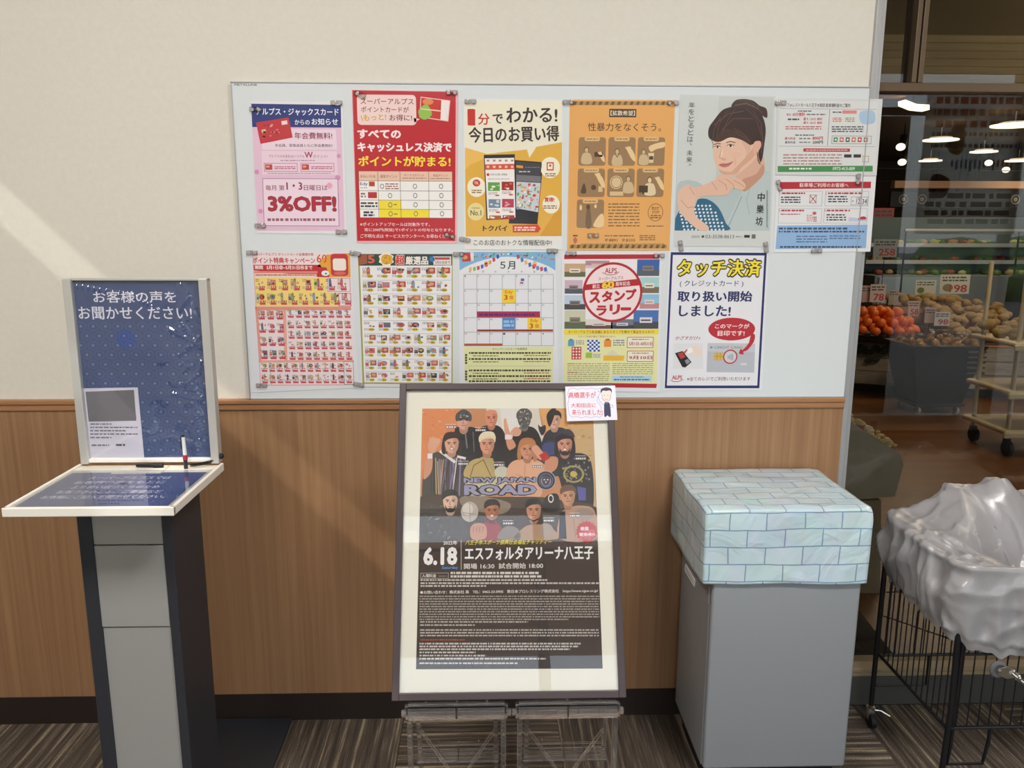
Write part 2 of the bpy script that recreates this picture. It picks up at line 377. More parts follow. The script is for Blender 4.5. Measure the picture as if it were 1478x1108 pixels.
    def ring(s, cx, cy, rx, ry, w, col, l=1, n=28):
        u0, u1, v0, v1 = s.box(cx-rx, cy-ry, cx+rx, cy+ry); A, B = (u1-u0)/2, (v1-v0)/2; k = w/rx
        q = [((u0+u1)/2+A*g*math.cos(2*math.pi*i/n), (v0+v1)/2+B*g*math.sin(2*math.pi*i/n)) for g in (1, 1-k) for i in range(n)]
        return s.raw(q, [(i, (i+1) % n, n+(i+1) % n, n+i) for i in range(n)], col, l)
    def star(s, cx, cy, r, k, n, col, l=1):
        u0, u1, v0, v1 = s.box(cx-r, cy-r, cx+r, cy+r); R = (u1-u0)/2; cu, cw = (u0+u1)/2, (v0+v1)/2
        q = [(cu, cw)]+[(cu+R*(1 if i % 2 else k)*math.cos(math.pi*i/n), cw+R*(1 if i % 2 else k)*math.sin(math.pi*i/n)) for i in range(2*n)]
        return s.raw(q, [(0, 1+i, 1+(i+1) % (2*n)) for i in range(2*n)], col, l)
    def blob(s, pts, col, l=1, sub=4):
        """closed smooth outline through the points"""
        P = [Vector(s.cv(*p)) for p in pts]; n = len(P); q = []
        for i in range(n):
            a, b, c, d = P[i-1], P[i], P[(i+1) % n], P[(i+2) % n]
            for j in range(sub):
                t = j/sub; q.append(.5*((2*b)+(c-a)*t+(2*a-5*b+4*c-d)*t*t+(3*b-a-3*c+d)*t**3))
        return s.raw([tuple(p) for p in q], [tuple(range(len(q)))], col, l)
    def line(s, pts, w, col, l=2):
        P = [Vector(s.cv(*p)) for p in pts]; W = w*((Vector(s.cv(pts[0][0]+1, pts[0][1]))-P[0]).length)/2
        for a, b in zip(P, P[1:]):
            d = (b-a)
            if d.length < 1e-9: continue
            n = Vector((-d.y, d.x)).normalized()*W; e = d.normalized()*W*.6
            s.raw([tuple(a-n-e), tuple(b-n+e), tuple(b+n+e), tuple(a+n-e)], [(0, 1, 2, 3)], col, l)
        return s
    def text(s, t, x0, y0, x1, y1, col, l=3, bold=0.0, shear=0, rot=0, edge=None, ew=.05):
        u0, u1, v0, v1 = s.box(x0, y0, x1, y1)
        if edge:
            g, f = glyphs(t, bold+ew, shear); k = ew*(v1-v0)
            s._q([(u0-k+a*(u1-u0+2*k), v0-k+b*(v1-v0+2*k), z) for a, b, z in g], edge, l-.7, rot, f)
        g, f = glyphs(t, bold, shear)
        return s._q([(u0+a*(u1-u0), v0+b*(v1-v0), z) for a, b, z in g], col, l, rot, f) if g else s
    def dash(s, x0, y0, x1, y1, rows, col, l=2, h=.5, w=(.5, 2.2), gap=.35, stop=1.0, seed=None):
        """lines of print too small to read: rows of short strokes"""
        R = random.Random(seed if seed is not None else int(x0*7+y0*13)); H = (y1-y0)/rows
        for r in range(rows):
            y = y0+r*H; x = x0; xe = x1 if r < rows-1 else x0+(x1-x0)*stop
            while x < xe:
                ww = H*R.uniform(*w); s.rect(x, y+H*(1-h)/2, min(x+ww, xe), y+H*(1+h)/2, col, l); x += ww+H*gap*R.uniform(.5, 1.5)
        return s
    def build(s, name, parent=None, back=None, thick=.0004, mats=None, **tags):
        """back: outline (reading units) of the paper itself, given a real thickness"""
        v, f, c = s.v, s.f, s.c
        if back:
            q = [s.cv(*p) for p in back[0]]; k = len(v); n = len(q)
            v += [(a, b, 0) for a, b in q]+[(a, b, -thick) for a, b in q]; cc = lin(back[1])
            f.append(tuple(k+i for i in range(n))[::-1]); c.append(cc)
            f.append(tuple(k+n+i for i in range(n))); c.append(cc)
            for i in range(n): f.append((k+i, k+(i+1) % n, k+n+(i+1) % n, k+n+i)); c.append(cc)
        us = [p[0] for p in v]; vs = [p[1] for p in v]; mu, mv = (min(us)+max(us))/2, min(vs)
        me = bpy.data.meshes.new(name)
        me.from_pydata([tuple(s.U*(a-mu)+s.V*(b-mv)+s.n*z) for a, b, z in v], [], f)
        at_ = me.color_attributes.new('ink', 'FLOAT_COLOR', 'CORNER'); buf = []
        for p, col in zip(me.polygons, c): buf += list(col)*p.loop_total
        at_.data.foreach_set('color', buf)
        me.materials.append(mats or M_print()); me.update()
        o = bpy.data.objects.new(name, me); COL.objects.link(o); loc = s.o+s.U*mu+s.V*mv
        if parent is not None: o.parent = parent; loc = loc-parent.location
        o.location = loc; tag(o, **tags); return o
YB = -.0145          # face of the whiteboard
def wall_sheet(org, sc, y=YB-.0012): return Sheet((0, y, 0), (1, 0, 0), (0, -1, 0), org, sc)

# ------------------------------------------------------------------ whiteboard
wb = thing('whiteboard', 'large wide magnetic whiteboard covered with posters on the cream wall', 'whiteboard', (.18, 0, 1.066))
x0, x1, z0, z1 = -.714, 1.088, 1.0665, 1.968
setp(MB().box(x0, x1, YB, -.0005, z0, z1, .0015).build('panel', M_board), wb)
e = MB()
for a in ((x0-.002, x1+.002, YB-.0025, 0, z1-.001, z1+.002), (x0-.002, x1+.002, YB-.0025, 0, z0-.0003, z0+.003), (x0-.002, x0+.001, YB-.0025, 0, z0, z1), (x1-.001, x1+.0018, YB-.0025, 0, z0, z1)): e.box(*a)
setp(e.build('edge_trim', M_alu), wb)
mk = wall_sheet((330, 110), 4.344, YB-.0003); mk.text('METALLINE', 36, 47, 178, 59, '4a4d50', 1, .01)
mk.build('maker_mark', wb)

# ------------------------------------------------------------------ posters (coordinates read off enlarged views)
PO = []
def poster(s, label, back, col='e4e2e6', name='poster', cat='poster', group=None):
    o = s.build(name, None, (back, col), label=label, cat=cat, group=group); PO.append(o); return o
A = ((330, 110), 4.344)
# 1 pink card notice
s = wall_sheet(*A)
s.poly([(142, 172), (703, 180), (726, 968), (180, 968)], 'e3bfd6', 1)
s.poly([(142, 172), (703, 180), (706, 322), (148, 318)], '26387a', 2)
s.text('アルプス・ジャックスカード', 172, 200, 690, 246, 'f2f2f8', 3, .02)
s.text('からの', 414, 272, 508, 304, 'f2f2f8', 3, .015).text('お知らせ', 520, 264, 686, 306, 'f2f2f8', 3, .02)
s.poly([(205, 330), (672, 334), (680, 460), (210, 460)], 'ecd6e4', 2).poly([(206, 468), (678, 470), (684, 618), (212, 618)], 'ecd2e2', 2)
s.poly([(212, 640), (686, 642), (694, 940), (222, 938)], '8c4a72', 2).poly([(215, 643), (683, 645), (691, 937), (225, 935)], 'eed8e6', 3)
s.poly([(172, 290), (376, 258), (402, 384), (200, 424)], 'c0333c', 4)
s.poly([(205, 335), (232, 331), (236, 354), (209, 358)], 'd9bf8a', 5).poly([(330, 282), (366, 276), (370, 300), (334, 306)], 'eadad6', 5)
for i in range(14): s.ell(random.uniform(215, 370), random.uniform(300, 390), 9, 6, random.choice(['d8707a', 'a82530', 'e08a90']), 5, 8)
s.text('年会費無料!', 412, 352, 650, 394, '8e2a4e', 4, .015)
s.text('本会員、家族会員ともに年会費無料!', 290, 424, 652, 444, '4a3a44', 4)
s.text('アルプスのお支払はいつでも', 252, 492, 474, 510, '9a4f74', 4).text('W', 476, 474, 528, 512, 'a22a50', 4, .02).text('ポイント!', 530, 492, 622, 512, '9a4f74', 4)
s.dash(325, 522, 540, 534, 1, 'b088a0', 4)
for xa in (222, 452):
    s.frame(xa, 544, xa+210, 598, 3, 'b56a8c', 4); s.rect(xa+8, 552, xa+52, 586, 'c2434c', 5); s.rect(xa+14, 560, xa+34, 572, 'd8b070', 5.4); s.dash(xa+66, 562, xa+200, 584, 2, 'b85a78', 5)
s.dash(245, 604, 640, 614, 1, 'a890a0', 4)
s.text('毎月 第', 232, 682, 350, 716, '8e3a5c', 4, .01).text('1・3', 362, 664, 462, 712, '8c2c50', 4, .03).text('日曜日は', 472, 682, 620, 716, '8e3a5c', 4, .01)
s.star(632, 686, 26, .55, 8, 'e6a6c4', 3.5)
s.text('3%OFF!', 246, 754, 676, 846, 'b02a3c', 5, .035, edge='6a2440', ew=.015)
s.dash(244, 888, 668, 910, 1, '9c5a74', 4, h=.75, w=(.5, 1))
for p in ((684, 636, 16), (200, 846, 14), (640, 190, 0), (690, 500, 12), (176, 600, 14)): s.ell(p[0], p[1], p[2]+1, p[2]+1, 'd093bc', 1.6)
poster(s, 'pink member card notice with navy heading and 3%OFF, top left on the whiteboard', [(138, 154), (716, 162), (744, 990), (178, 984)])
# 2 red point card poster
s = wall_sheet(*A)
s.poly([(776, 88), (1424, 98), (1420, 1032), (806, 1032)], 'bd2430', 1)
s.rrect(806, 116, 1176, 306, 24, 'f0d4d2', 2); s.poly([(1160, 262), (1200, 268), (1165, 290)], 'f0d4d2', 2)
s.text('スーパーアルプス', 826, 138, 1160, 176, '8c3030', 3, .012).text('ポイントカードが', 830, 190, 1130, 226, '8c3030', 3, .012)
s.text('\\もっと!', 828, 238, 988, 278, 'd9a52a', 3, .03, rot=3).text('お得に!', 1008, 240, 1150, 280, '8c3030', 3, .015)
s.poly([(1204, 128), (1390, 152), (1377, 284), (1195, 257)], 'ecc9c0', 2.8).poly([(1208, 134), (1384, 156), (1372, 278), (1200, 252)], 'c8382f', 3).poly([(1334, 150), (1384, 156), (1372, 278), (1328, 272)], 'f0e6e4', 4)
s.blob([(1190, 215), (1240, 175), (1275, 235), (1240, 270), (1205, 262)], '93c050', 4).poly([(1204, 200), (1330, 214), (1328, 222), (1204, 208)], 'ecc6b0', 4.5).ell(1250, 160, 34, 20, 'e08a50', 4)
s.text('すべての', 808, 334, 1080, 390, 'f6eaea', 3, .035, edge='f2b8bc', ew=.02)
s.text('キャッシュレス決済で', 808, 414, 1398, 474, 'f6eaea', 3, .035, edge='f2b8bc', ew=.02)
s.text('ポイントが貯まる!', 812, 500, 1392, 566, 'f4dc3e', 3, .035)
s.poly([(814, 594), (1402, 598), (1404, 888), (826, 886)], 'f2f0ee', 2)
s.poly([(814, 594), (1402, 598), (1402, 656), (816, 654)], 'eac4ae', 3)
s.poly([(943, 776), (1082, 776), (1084, 832), (945, 832)], 'f2dd3a', 3).poly([(945, 832), (1258, 834), (1258, 888), (948, 888)], 'f2dd3a', 3)
for y in (594, 655, 717, 776, 833, 886): s.line([(814+(y-594)*.04, y), (1403, y+3)], 2.5, '6a5550', 4)
for x in (815, 935, 1074, 1254, 1402): s.line([(x, 595), (x+8 if x < 1200 else x+3, 888)], 2.5, '6a5550', 4)
s.text('支払い方法', 824, 618, 920, 636, '6a4a3e', 4).text('通常ポイント', 950, 618, 1056, 638, '6a4a3e', 4).text('ボーナスポイント', 1100, 612, 1226, 628, '6a4a3e', 4).text('商品ポイント', 1282, 614, 1374, 630, '6a4a3e', 4)
s.dash(1090, 634, 1240, 644, 1, 'a07060', 4).dash(1264, 636, 1392, 646, 1, 'a07060', 4)
for i, y in enumerate((690, 748, 806, 862)):
    for j, x in enumerate((962 if i == 0 else 1010, 1168, 1332)): s.ring(x+i*2, y, 13, 16, 3.5, '5a5a66', 5, 16)
s.text('Edy', 824, 664, 872, 690, '4a6a9a', 4, .02).rect(880, 660, 916, 690, 'b8482e', 4).rect(874, 726, 930, 764, 'b8323a', 4).dash(826, 694, 870, 704, 1, '806a60', 4)
s.dash(982, 668, 1068, 712, 3, 'a06a60', 4).dash(828, 728, 860, 762, 2, '807070', 4, h=.6).dash(828, 786, 934, 824, 2, '4a4a50', 4, h=.6).dash(846, 844, 914, 880, 2, '3c3c44', 4, h=.7).dash(1034, 798, 1056, 810, 1, '806a40', 4).dash(1036, 858, 1058, 870, 1, '806a40', 4)
s.text('※ポイントアップセールは対象外です。', 824, 916, 1262, 940, 'f0dcdc', 3, .01).text('常に200円(税抜)で1ポイントの付与となります。', 852, 952, 1406, 976, 'f0dcdc', 3, .01).text('ご不明な点は サービスカウンターへ お尋ねください', 826, 990, 1412, 1014, 'f0dcdc', 3, .01)
poster(s, 'red point card poster with yellow and white lettering and a small table', [(772, 84), (1440, 94), (1432, 1048), (802, 1046)], 'e9b5b8')
# 3 flyer app poster
B = ((650, 130), 4.344)
s = wall_sheet(*B)
s.poly([(92, 66), (700, 72), (698, 915), (97, 918)], 'ece7d2', 1)
s.poly([(92, 360), (230, 400), (480, 372), (496, 424), (540, 356), (700, 326), (698, 915), (97, 918)], 'e0ae46', 2)
s.poly([(92, 360), (230, 400), (300, 394), (120, 470), (95, 500)], 'ecbc60', 2.5).poly([(560, 915), (698, 700), (698, 915)], 'd69c30', 2.5)
s.text('1', 108, 118, 156, 222, 'c4342a', 3, .02).rect(134, 124, 156, 222, 'c4342a', 3.2).poly([(106, 142), (138, 120), (138, 146), (112, 160)], 'c4342a', 3.1).text('分', 174, 146, 246, 218, 'c4342a', 3, .02).text('で', 264, 150, 330, 212, '3e3230', 3, .03).text('わかる!', 350, 108, 672, 204, '3e3230', 3, .03, rot=1)
s.text('今日のお買い得', 114, 226, 682, 326, '3e3230', 3, .032, rot=1.5)
s.poly([(404, 438), (582, 452), (546, 840), (366, 836)], '2b2a30', 3).poly([(412, 446), (574, 460), (564, 540), (410, 530)], '45444a', 4).poly([(414, 530), (568, 540), (566, 578), (412, 570)], '77767c', 4)
s.poly([(414, 574), (566, 582), (550, 765), (412, 740)], 'c9d0d8', 4)
R = random.Random(3)
for i in range(60): s.ell(R.uniform(422, 552), R.uniform(590, 748), R.uniform(4, 12), R.uniform(4, 10), R.choice(['c94a3a', 'd9c06a', 'efe8dc', '7a9ac0', '6aa050', 'b83a40', 'e09a80']), 5+R.random(), 8)
s.text('チラシ', 416, 592, 470, 612, 'e0a040', 7, .02).poly([(414, 470), (456, 474), (456, 490), (413, 486)], 'e09a30', 5)
s.dash(430, 504, 500, 518, 1, 'c8c8cc', 5).dash(470, 480, 574, 488, 1, '8a8a90', 5)
s.poly([(210, 406), (404, 402), (412, 806), (226, 814)], '2c2b31', 6).poly([(216, 428), (400, 424), (408, 798), (234, 806)], 'f0ecea', 7)
s.poly([(217, 466), (401, 462), (402, 496), (218, 500)], 'd65a42', 8)
for x in (236, 275, 312, 350, 388): s.rect(x-8, 436, x+8, 448, 'b08a80', 8).rect(x-8, 474, x+8, 488, 'f0c0b0', 9)
s.ell(236, 530, 9, 9, 'c43030', 8).text('本日のお買い得情報', 252, 522, 356, 536, '4a4444', 8).dash(236, 552, 372, 562, 1, 'b8b0b0', 8)
for (xa, ya, c1, c2) in ((236, 578, '5fa34a', 'a8c98a'), (322, 574, 'a02c2a', 'd06a5a'), (240, 684, '6f8ba6', 'c9d4dc'), (324, 682, 'b8425a', 'e09aa0'), (244, 786, 'b05a30', 'e0a070'), (328, 784, 'a03a30', 'c87060')):
    hh = 54 if ya < 700 else 24
    s.rect(xa, ya, xa+74, ya+hh, c1, 8)
    for i in range(7): s.ell(xa+R.uniform(10, 64), ya+R.uniform(8, hh-8), 10, 6, R.choice([c2, c1, 'e8e4dc']), 9+R.random()*.5, 8)
    if ya < 700: s.dash(xa+2, ya+60, xa+60, ya+78, 2, '9a9090', 8).rect(xa+46, ya+78, xa+70, ya+86, 'c43a34', 8)
for x, y, rx in ((164, 608, 58), (626, 486, 62), (632, 716, 54)): s.ell(x, y, rx, rx*1.08, 'f2ecd6', 4)
s.rect(604, 452, 648, 504, 'c8413a', 5).rect(611, 460, 641, 496, 'f2ecd6', 5.5).rect(620, 466, 632, 480, 'c8413a', 6).ell(164, 582, 24, 22, 'c8413a', 5).text('TEL', 150, 574, 178, 590, 'f2ecd6', 6, .02)
s.text('買得!', 590, 672, 652, 702, 'c8413a', 5, .04)
for x, y in ((134, 622), (594, 518), (584, 720)): s.dash(x, y, x+66 if y != 720 else x+84, y+26, 2, '8a6a50', 5, h=.55)
s.ell(160, 762, 52, 56, 'e8d89a', 4).text('No.1', 126, 752, 194, 786, '6a5a30', 5, .02).dash(134, 734, 186, 744, 1, '8a7a50', 5)
s.text('トクバイ', 204, 848, 358, 884, '3a302c', 4, .04)
s.poly([(390, 846), (548, 842), (568, 868), (550, 892), (392, 892)], 'd2493a', 4).dash(402, 854, 536, 884, 2, 'f2dcd0', 5, h=.6)
s.text('このお店のおトクな情報配信中!', 146, 938, 636, 974, '4a4a50', 3, .01)
poster(s, 'white and orange shopping app poster showing two phones, third in the top row', [(80, 54), (706, 62), (702, 1000), (86, 1000)], 'e6e5e2')
# 4 orange awareness poster
s = wall_sheet(*B)
s.poly([(752, 66), (1404, 72), (1370, 1000), (740, 1000)], 'e4a860', 1)
for ya in (70, 968):
    xa, xb = (765, 1396) if ya < 500 else (748, 1358)
    s.poly([(xa, ya), (xb, ya+2), (xb, ya+24), (xa, ya+24)], 'b08a50', 2)
    for i in range(16):
        x = xa+i*(xb-xa)/16; s.poly([(x+12, ya+1), (x+30, ya+1), (x+22, ya+23), (x+4, ya+23)], '6b5234', 3)
s.rrect(996, 118, 1166, 170, 4, '4c3c2c', 2).text('【拡散希望】', 1004, 128, 1158, 160, 'eadcc0', 3, .015)
s.text('性暴力をなくそう。', 862, 206, 1322, 258, '50402e', 3, .005)
g1, g2, g3 = '9a7a56', 'cdb48c', 'e8c896'
def fig(x, y, k=1.0, c=g2): s.ell(x, y-28*k, 13*k, 16*k, '7c6244', 3.2).ell(x, y-25*k, 9*k, 12*k, c, 3.5).blob([(x-26*k, y+44*k), (x-22*k, y-2*k), (x, y-12*k), (x+22*k, y-2*k), (x+26*k, y+44*k)], c, 3)
def hand(x, y, k=1.0):
    s.blob([(x-16*k, y-20*k), (x+10*k, y-26*k), (x+30*k, y+10*k), (x+34*k, y+50*k), (x+14*k, y+40*k), (x-4*k, y+10*k)], g3, 3)
    for d in (-18, -8, 2, 10): s.line([(x+d*k*.6, y-16*k), (x+d*k-8*k, y-42*k+abs(d)*k*.3)], 8*k, g3, 3.4+d*.01)
for i, (x, y) in enumerate(((804, 296), (990, 296), (1174, 296), (798, 492), (984, 492), (1168, 492), (792, 686))):
    s.rrect(x, y, x+170, y+178, 16, g1, 2); s.rrect(x+38, y-4, x+134, y+24, 12, 'dcb67e', 3); s.dash(x+50, y+5, x+122, y+16, 1, '7c6244', 4)
    if i == 0: fig(x+50, y+110, 1.2); s.rect(x+100, y+92, x+150, y+122, '4a3a2a', 3); hand(x+140, y+120, .7)
    if i == 1: fig(x+56, y+120, 1.2); hand(x+136, y+100, 1); s.line([(x+44, y+104), (x+56, y+124), (x+68, y+104)], 4, '4a3a2a', 4)
    if i == 2: fig(x+38, y+120, 1.1); s.poly([(x+66, y+98), (x+104, y+98), (x+98, y+160), (x+72, y+160)], 'dcc8a0', 3); s.rect(x+72, y+118, x+98, y+140, '5a4632', 4); s.blob([(x+70, y+60), (x+110, y+40), (x+168, y+30), (x+168, y+60), (x+118, y+74), (x+84, y+90)], g3, 3)
    if i == 3: hand(x+136, y+70, 1); s.blob([(x+20, y+150), (x+40, y+90), (x+54, y+150)], '5a4632', 3); s.ell(x+100, y+118, 16, 16, '5a4632', 3).rect(x+130, y+110, x+156, y+146, 'd8bc90', 3)
    if i == 4: s.ell(x+56, y+86, 40, 42, 'd8c096', 3).ring(x+56, y+86, 34, 36, 4, '8a6a48', 4); fig(x+132, y+96, 1.2); s.rect(x+16, y+144, x+100, y+170, 'd8bc90', 3)
    if i == 5: fig(x+82, y+106, 1.3, 'e0cca4'); s.rect(x+14, y+106, x+70, y+150, '4a3a2a', 4).rect(x+36, y+150, x+48, y+160, '4a3a2a', 4); hand(x+140, y+90, .9)
    if i == 6: s.blob([(x+56, y+170), (x+64, y+60), (x+84, y+56), (x+92, y+170)], '7a6044', 3).ell(x+72, y+46, 12, 16, '5a4632', 4); s.blob([(x+104, y+166), (x+136, y+104), (x+166, y+92), (x+166, y+170)], g3, 3); s.ell(x+26, y+50, 8, 18, g3, 3).ell(x+118, y+42, 8, 12, g3, 3)
s.dash(990, 704, 1186, 860, 8, '7c6244', 3, h=.35)
s.ring(1286, 766, 48, 56, 4, '8c7048', 3).text('STOP!', 1264, 756, 1310, 774, '6b5236', 3, .01).dash(1262, 730, 1308, 750, 2, '6b5236', 3).dash(1256, 780, 1318, 806, 2, '6b5236', 3).dash(1230, 846, 1336, 858, 1, '7c6244', 3)
s.text('＃8891  ＃8103', 968, 930, 1158, 950, '5a4632', 3, .01).dash(968, 906, 1150, 920, 1, '7c6244', 3).dash(1186, 906, 1284, 944, 3, '7c6244', 3).blob([(782, 920), (770, 940), (782, 964), (796, 940)], 'c06a50', 3).rect(768, 908, 798, 916, '5a4632', 3).dash(820, 960, 1340, 970, 1, '8c7048', 3)
poster(s, 'plain orange poster with a grid of seven brown pictograms, fourth in the top row', [(750, 58), (1410, 62), (1374, 1006), (732, 1004)], 'e6b070')
# 5 portrait poster
C5 = ((960, 110), 4.26)
s = wall_sheet(*C5)
s.clip_to([(96, 120), (668, 130), (642, 948), (58, 948)])
s.poly([(96, 120), (668, 130), (642, 948), (58, 948)], 'c3c9c6', 1)
s.poly([(96, 120), (330, 124), (300, 948), (58, 948)], 'ccd2cf', 1.3)
s.blob([(58, 948), (70, 690), (120, 640), (200, 650), (300, 700), (420, 640), (520, 640), (590, 598), (650, 615), (642, 948)], 'b3c1c3', 2)      # blouse
s.blob([(370, 948), (400, 860), (480, 700), (600, 600), (655, 640), (642, 948)], 'bac6c7', 3)
s.line([(470, 740), (400, 900), (372, 948)], 6, '8fa6ac', 3.5).line([(520, 690), (500, 760), (520, 850)], 4, '9cb2b6', 3.5).line([(250, 750), (300, 800), (350, 900)], 5, '90a8ae', 3.5)
s.blob([(180, 800), (205, 755), (270, 760), (330, 810), (372, 900), (380, 948), (62, 948), (60, 880), (110, 800)], '2e6484', 4)   # checked skirt
R = random.Random(5)
for i in range(13):
    for j in range(9):
        x, y = 78+i*24+j*5, 775+j*21
        if y > 800-(x-80)*.1 and x < 262+(y-760)*.62 and y > 762+(max(0, x-250))*.62 and not (x < 150 and y < 800): s.ell(x, y, 7, 7, 'd8e4e8', 4.5, 8)
s.blob([(455, 560), (590, 480), (610, 590), (560, 650), (470, 705), (440, 655)], 'd8ad98', 4)    # neck
s.blob([(470, 640), (560, 600), (600, 540), (606, 600), (520, 690), (478, 705)], 'c4947e', 4.4)
s.blob([(298, 410), (300, 500), (318, 560), (352, 600), (400, 612), (448, 600), (500, 560), (560, 500), (580, 420), (560, 340), (430, 320), (320, 350)], 'e3bda6', 5)  # face
s.blob([(470, 560), (540, 500), (572, 440), (560, 400), (520, 470), (450, 545), (400, 600), (440, 598)], 'd3a48c', 5.4)
s.blob([(540, 430), (560, 395), (588, 400), (590, 450), (566, 490), (545, 480)], 'dcae96', 6)   # ear
s.blob([(300, 398), (268, 375), (268, 320), (300, 270), (350, 210), (400, 190), (450, 178), (530, 190), (590, 230), (618, 320), (608, 430), (598, 500), (584, 528), (572, 470), (590, 430), (585, 400), (555, 400), (535, 420), (505, 392), (440, 372), (380, 376), (345, 390), (318, 392)], '3d2c28', 6.5)
s.blob([(300, 398), (322, 370), (352, 330), (420, 330), (505, 370), (530, 425), (470, 392), (400, 376), (340, 402)], '4a342e', 7)
s.blob([(410, 190), (430, 150), (480, 140), (540, 150), (580, 180), (622, 200), (626, 255), (590, 236), (560, 215), (500, 200)], '42302b', 7)
s.line([(300, 300), (390, 230), (480, 215)], 4, '6a4e44', 7.4).line([(350, 330), (420, 260), (540, 260)], 4, '664a40', 7.4).line([(430, 180), (500, 165), (570, 200)], 5, '7a5c4e', 7.4).line([(590, 300), (600, 400), (590, 470)], 4, '6a4e44', 7.4)
s.line([(300, 395), (312, 360), (340, 330)], 5, '3d2c28', 7.5).line([(430, 340), (470, 370), (520, 405)], 5, '5a4036', 7.5)
s.line([(302, 420), (322, 412), (340, 416)], 5, '6b4a3e', 7).line([(376, 408), (402, 400), (430, 408)], 5, '6b4a3e', 7)
s.ell(322, 436, 15, 5.5, 'f0e6e0', 7).ell(322, 436, 6, 6, '2e2220', 7.4).ell(402, 428, 18, 6, 'f0e6e0', 7).ell(402, 428, 7, 7, '2e2220', 7.4)
s.line([(304, 434), (320, 427), (340, 432)], 4, '2e2220', 7.5).line([(380, 426), (400, 419), (424, 426)], 4, '2e2220', 7.5)
s.line([(352, 430), (338, 480), (334, 500), (350, 508), (366, 503)], 3.5, 'c48f78', 7)
s.blob([(330, 545), (352, 535), (380, 536), (415, 526), (392, 552), (358, 560)], 'c47670', 7).line([(328, 545), (370, 545), (420, 524)], 2.5, '8e3c3a', 7.4)
s.ell(440, 484, 30, 18, 'e3b8a3', 6.2)
s.blob([(330, 380), (400, 376), (440, 384), (400, 404), (340, 408)], 'e8c8b4', 5.2).blob([(346, 430), (356, 430), (350, 490), (342, 492)], 'ecd0be', 5.3).blob([(470, 400), (520, 420), (520, 480), (470, 540), (500, 470)], 'dab09a', 5.35)
s.blob([(330, 572), (370, 586), (430, 590), (400, 606), (350, 600)], 'd4a690', 5.45).line([(350, 512), (362, 516), (372, 510)], 3, 'b57f6a', 7.2).line([(424, 500), (434, 526), (428, 548)], 2.5, 'cf9c86', 7.2)
for q_ in (((340, 250), (300, 330), (292, 392)), ((380, 215), (330, 300), (316, 380)), ((430, 200), (380, 280), (352, 350)), ((500, 200), (560, 260), (590, 360)), ((540, 215), (590, 290), (602, 420)), ((420, 320), (470, 345), (520, 400)), ((450, 150), (520, 150), (580, 196)), ((470, 172), (540, 180), (600, 228))): s.line(q_, 2.5, '6b5046', 7.6)
s.line([(286, 392), (296, 420), (292, 440)], 3, '4a362e', 7.6).line([(566, 470), (572, 520), (584, 540)], 5, '3d2c28', 7.6)
# hands and forearm
s.blob([(120, 690), (200, 680), (300, 640), (330, 608), (400, 612), (470, 640), (495, 676), (470, 700), (410, 690), (380, 730), (300, 735), (220, 740), (150, 790)], 'e0b8a2', 8)
s.blob([(76, 720), (110, 676), (150, 668), (185, 720), (180, 800), (190, 860), (270, 930), (210, 948), (100, 850), (78, 790)], 'e2bba6', 8.2)
for q in (((330, 640), (372, 668), (380, 700)), ((372, 630), (420, 668), (425, 694)), ((420, 640), (460, 660), (486, 680)), ((150, 680), (180, 730)), ((96, 760), (140, 810), (180, 800)), ((286, 650), (320, 700))): s.line(q, 3, 'b9846e', 8.5)
s.clip = None
for i, ch in enumerate('年をとるとは、未来。'): s.text(ch, 146-i*2 if ch not in '、。' else 164-i*2, 160+i*42, 182-i*2 if ch not in '、。' else 176-i*2, 194+i*42 if ch not in '、。' else 172+i*42, '5a5e5e', 9)
for i, ch in enumerate('中樂坊'): s.text(ch, 568-i*6, 716+i*74, 612-i*6, 770+i*74, '2b2a2c', 9, .02)
s.dash(622, 700, 632, 930, 30, '6a6e6e', 9, h=.5, w=(1, 1.4))
s.ell(232, 985, 9, 8, '4a4e50', 3).text('03-3538-8613', 248, 974, 424, 996, '4a4e50', 3).rect(486, 976, 520, 992, '2b2a2c', 3).rect(532, 972, 556, 998, '6a6e70', 3).dash(162, 978, 214, 994, 2, '8a8e90', 3).dash(434, 980, 470, 992, 1, '8a8e90', 3)
poster(s, 'grey portrait poster of a smiling woman resting her chin on her hand', [(92, 112), (678, 122), (646, 1048), (52, 1044)], 'd0d3d2')
# 6 parking notice, crinkled sleeve
s = wall_sheet(C5[0], C5[1], YB-.0016)
s.poly([(708, 150), (1310, 156), (1290, 590), (690, 588)], 'dadcdc', 1)
s.text('フォレストモール八王子大和田 駐車場料金のご案内', 750, 166, 1138, 190, '3a3a40', 3, .015)
s.line([(706, 198), (1300, 204)], 2, '8a8e90', 2).line([(1012, 206), (998, 426)], 2.5, '5a5e62', 2).line([(700, 430), (1290, 432)], 2, '8a8e90', 2)
s.text('無料', 746, 228, 776, 244, 'b03a40', 3).text('60分無料', 784, 222, 860, 246, 'c0343c', 3, .02).dash(870, 228, 984, 242, 1, '6a6e72', 3)
s.dash(816, 208, 900, 220, 1, '4a4e52', 3).dash(754, 258, 824, 272, 1, '4a4e52', 3, h=.7)
s.text('最大 120分 無料', 850, 254, 966, 272, 'b84048', 3, .01).text('最大 180分 無料', 850, 278, 966, 294, 'b84048', 3, .01).dash(740, 304, 960, 330, 2, 'b86a68', 3)
s.dash(800, 356, 916, 368, 1, '3a3e42', 3).text('最大料金', 736, 374, 802, 390, 'b03a40', 3, .01).text('800円', 906, 370, 970, 392, 'c0343c', 3, .03).text('基本料金', 736, 398, 802, 414, '3a3e42', 3, .01).text('200円', 906, 396, 970, 416, '3a3e42', 3, .03).dash(824, 376, 892, 390, 1, '6a6e72', 3).dash(824, 400, 892, 412, 1, '6a6e72', 3)
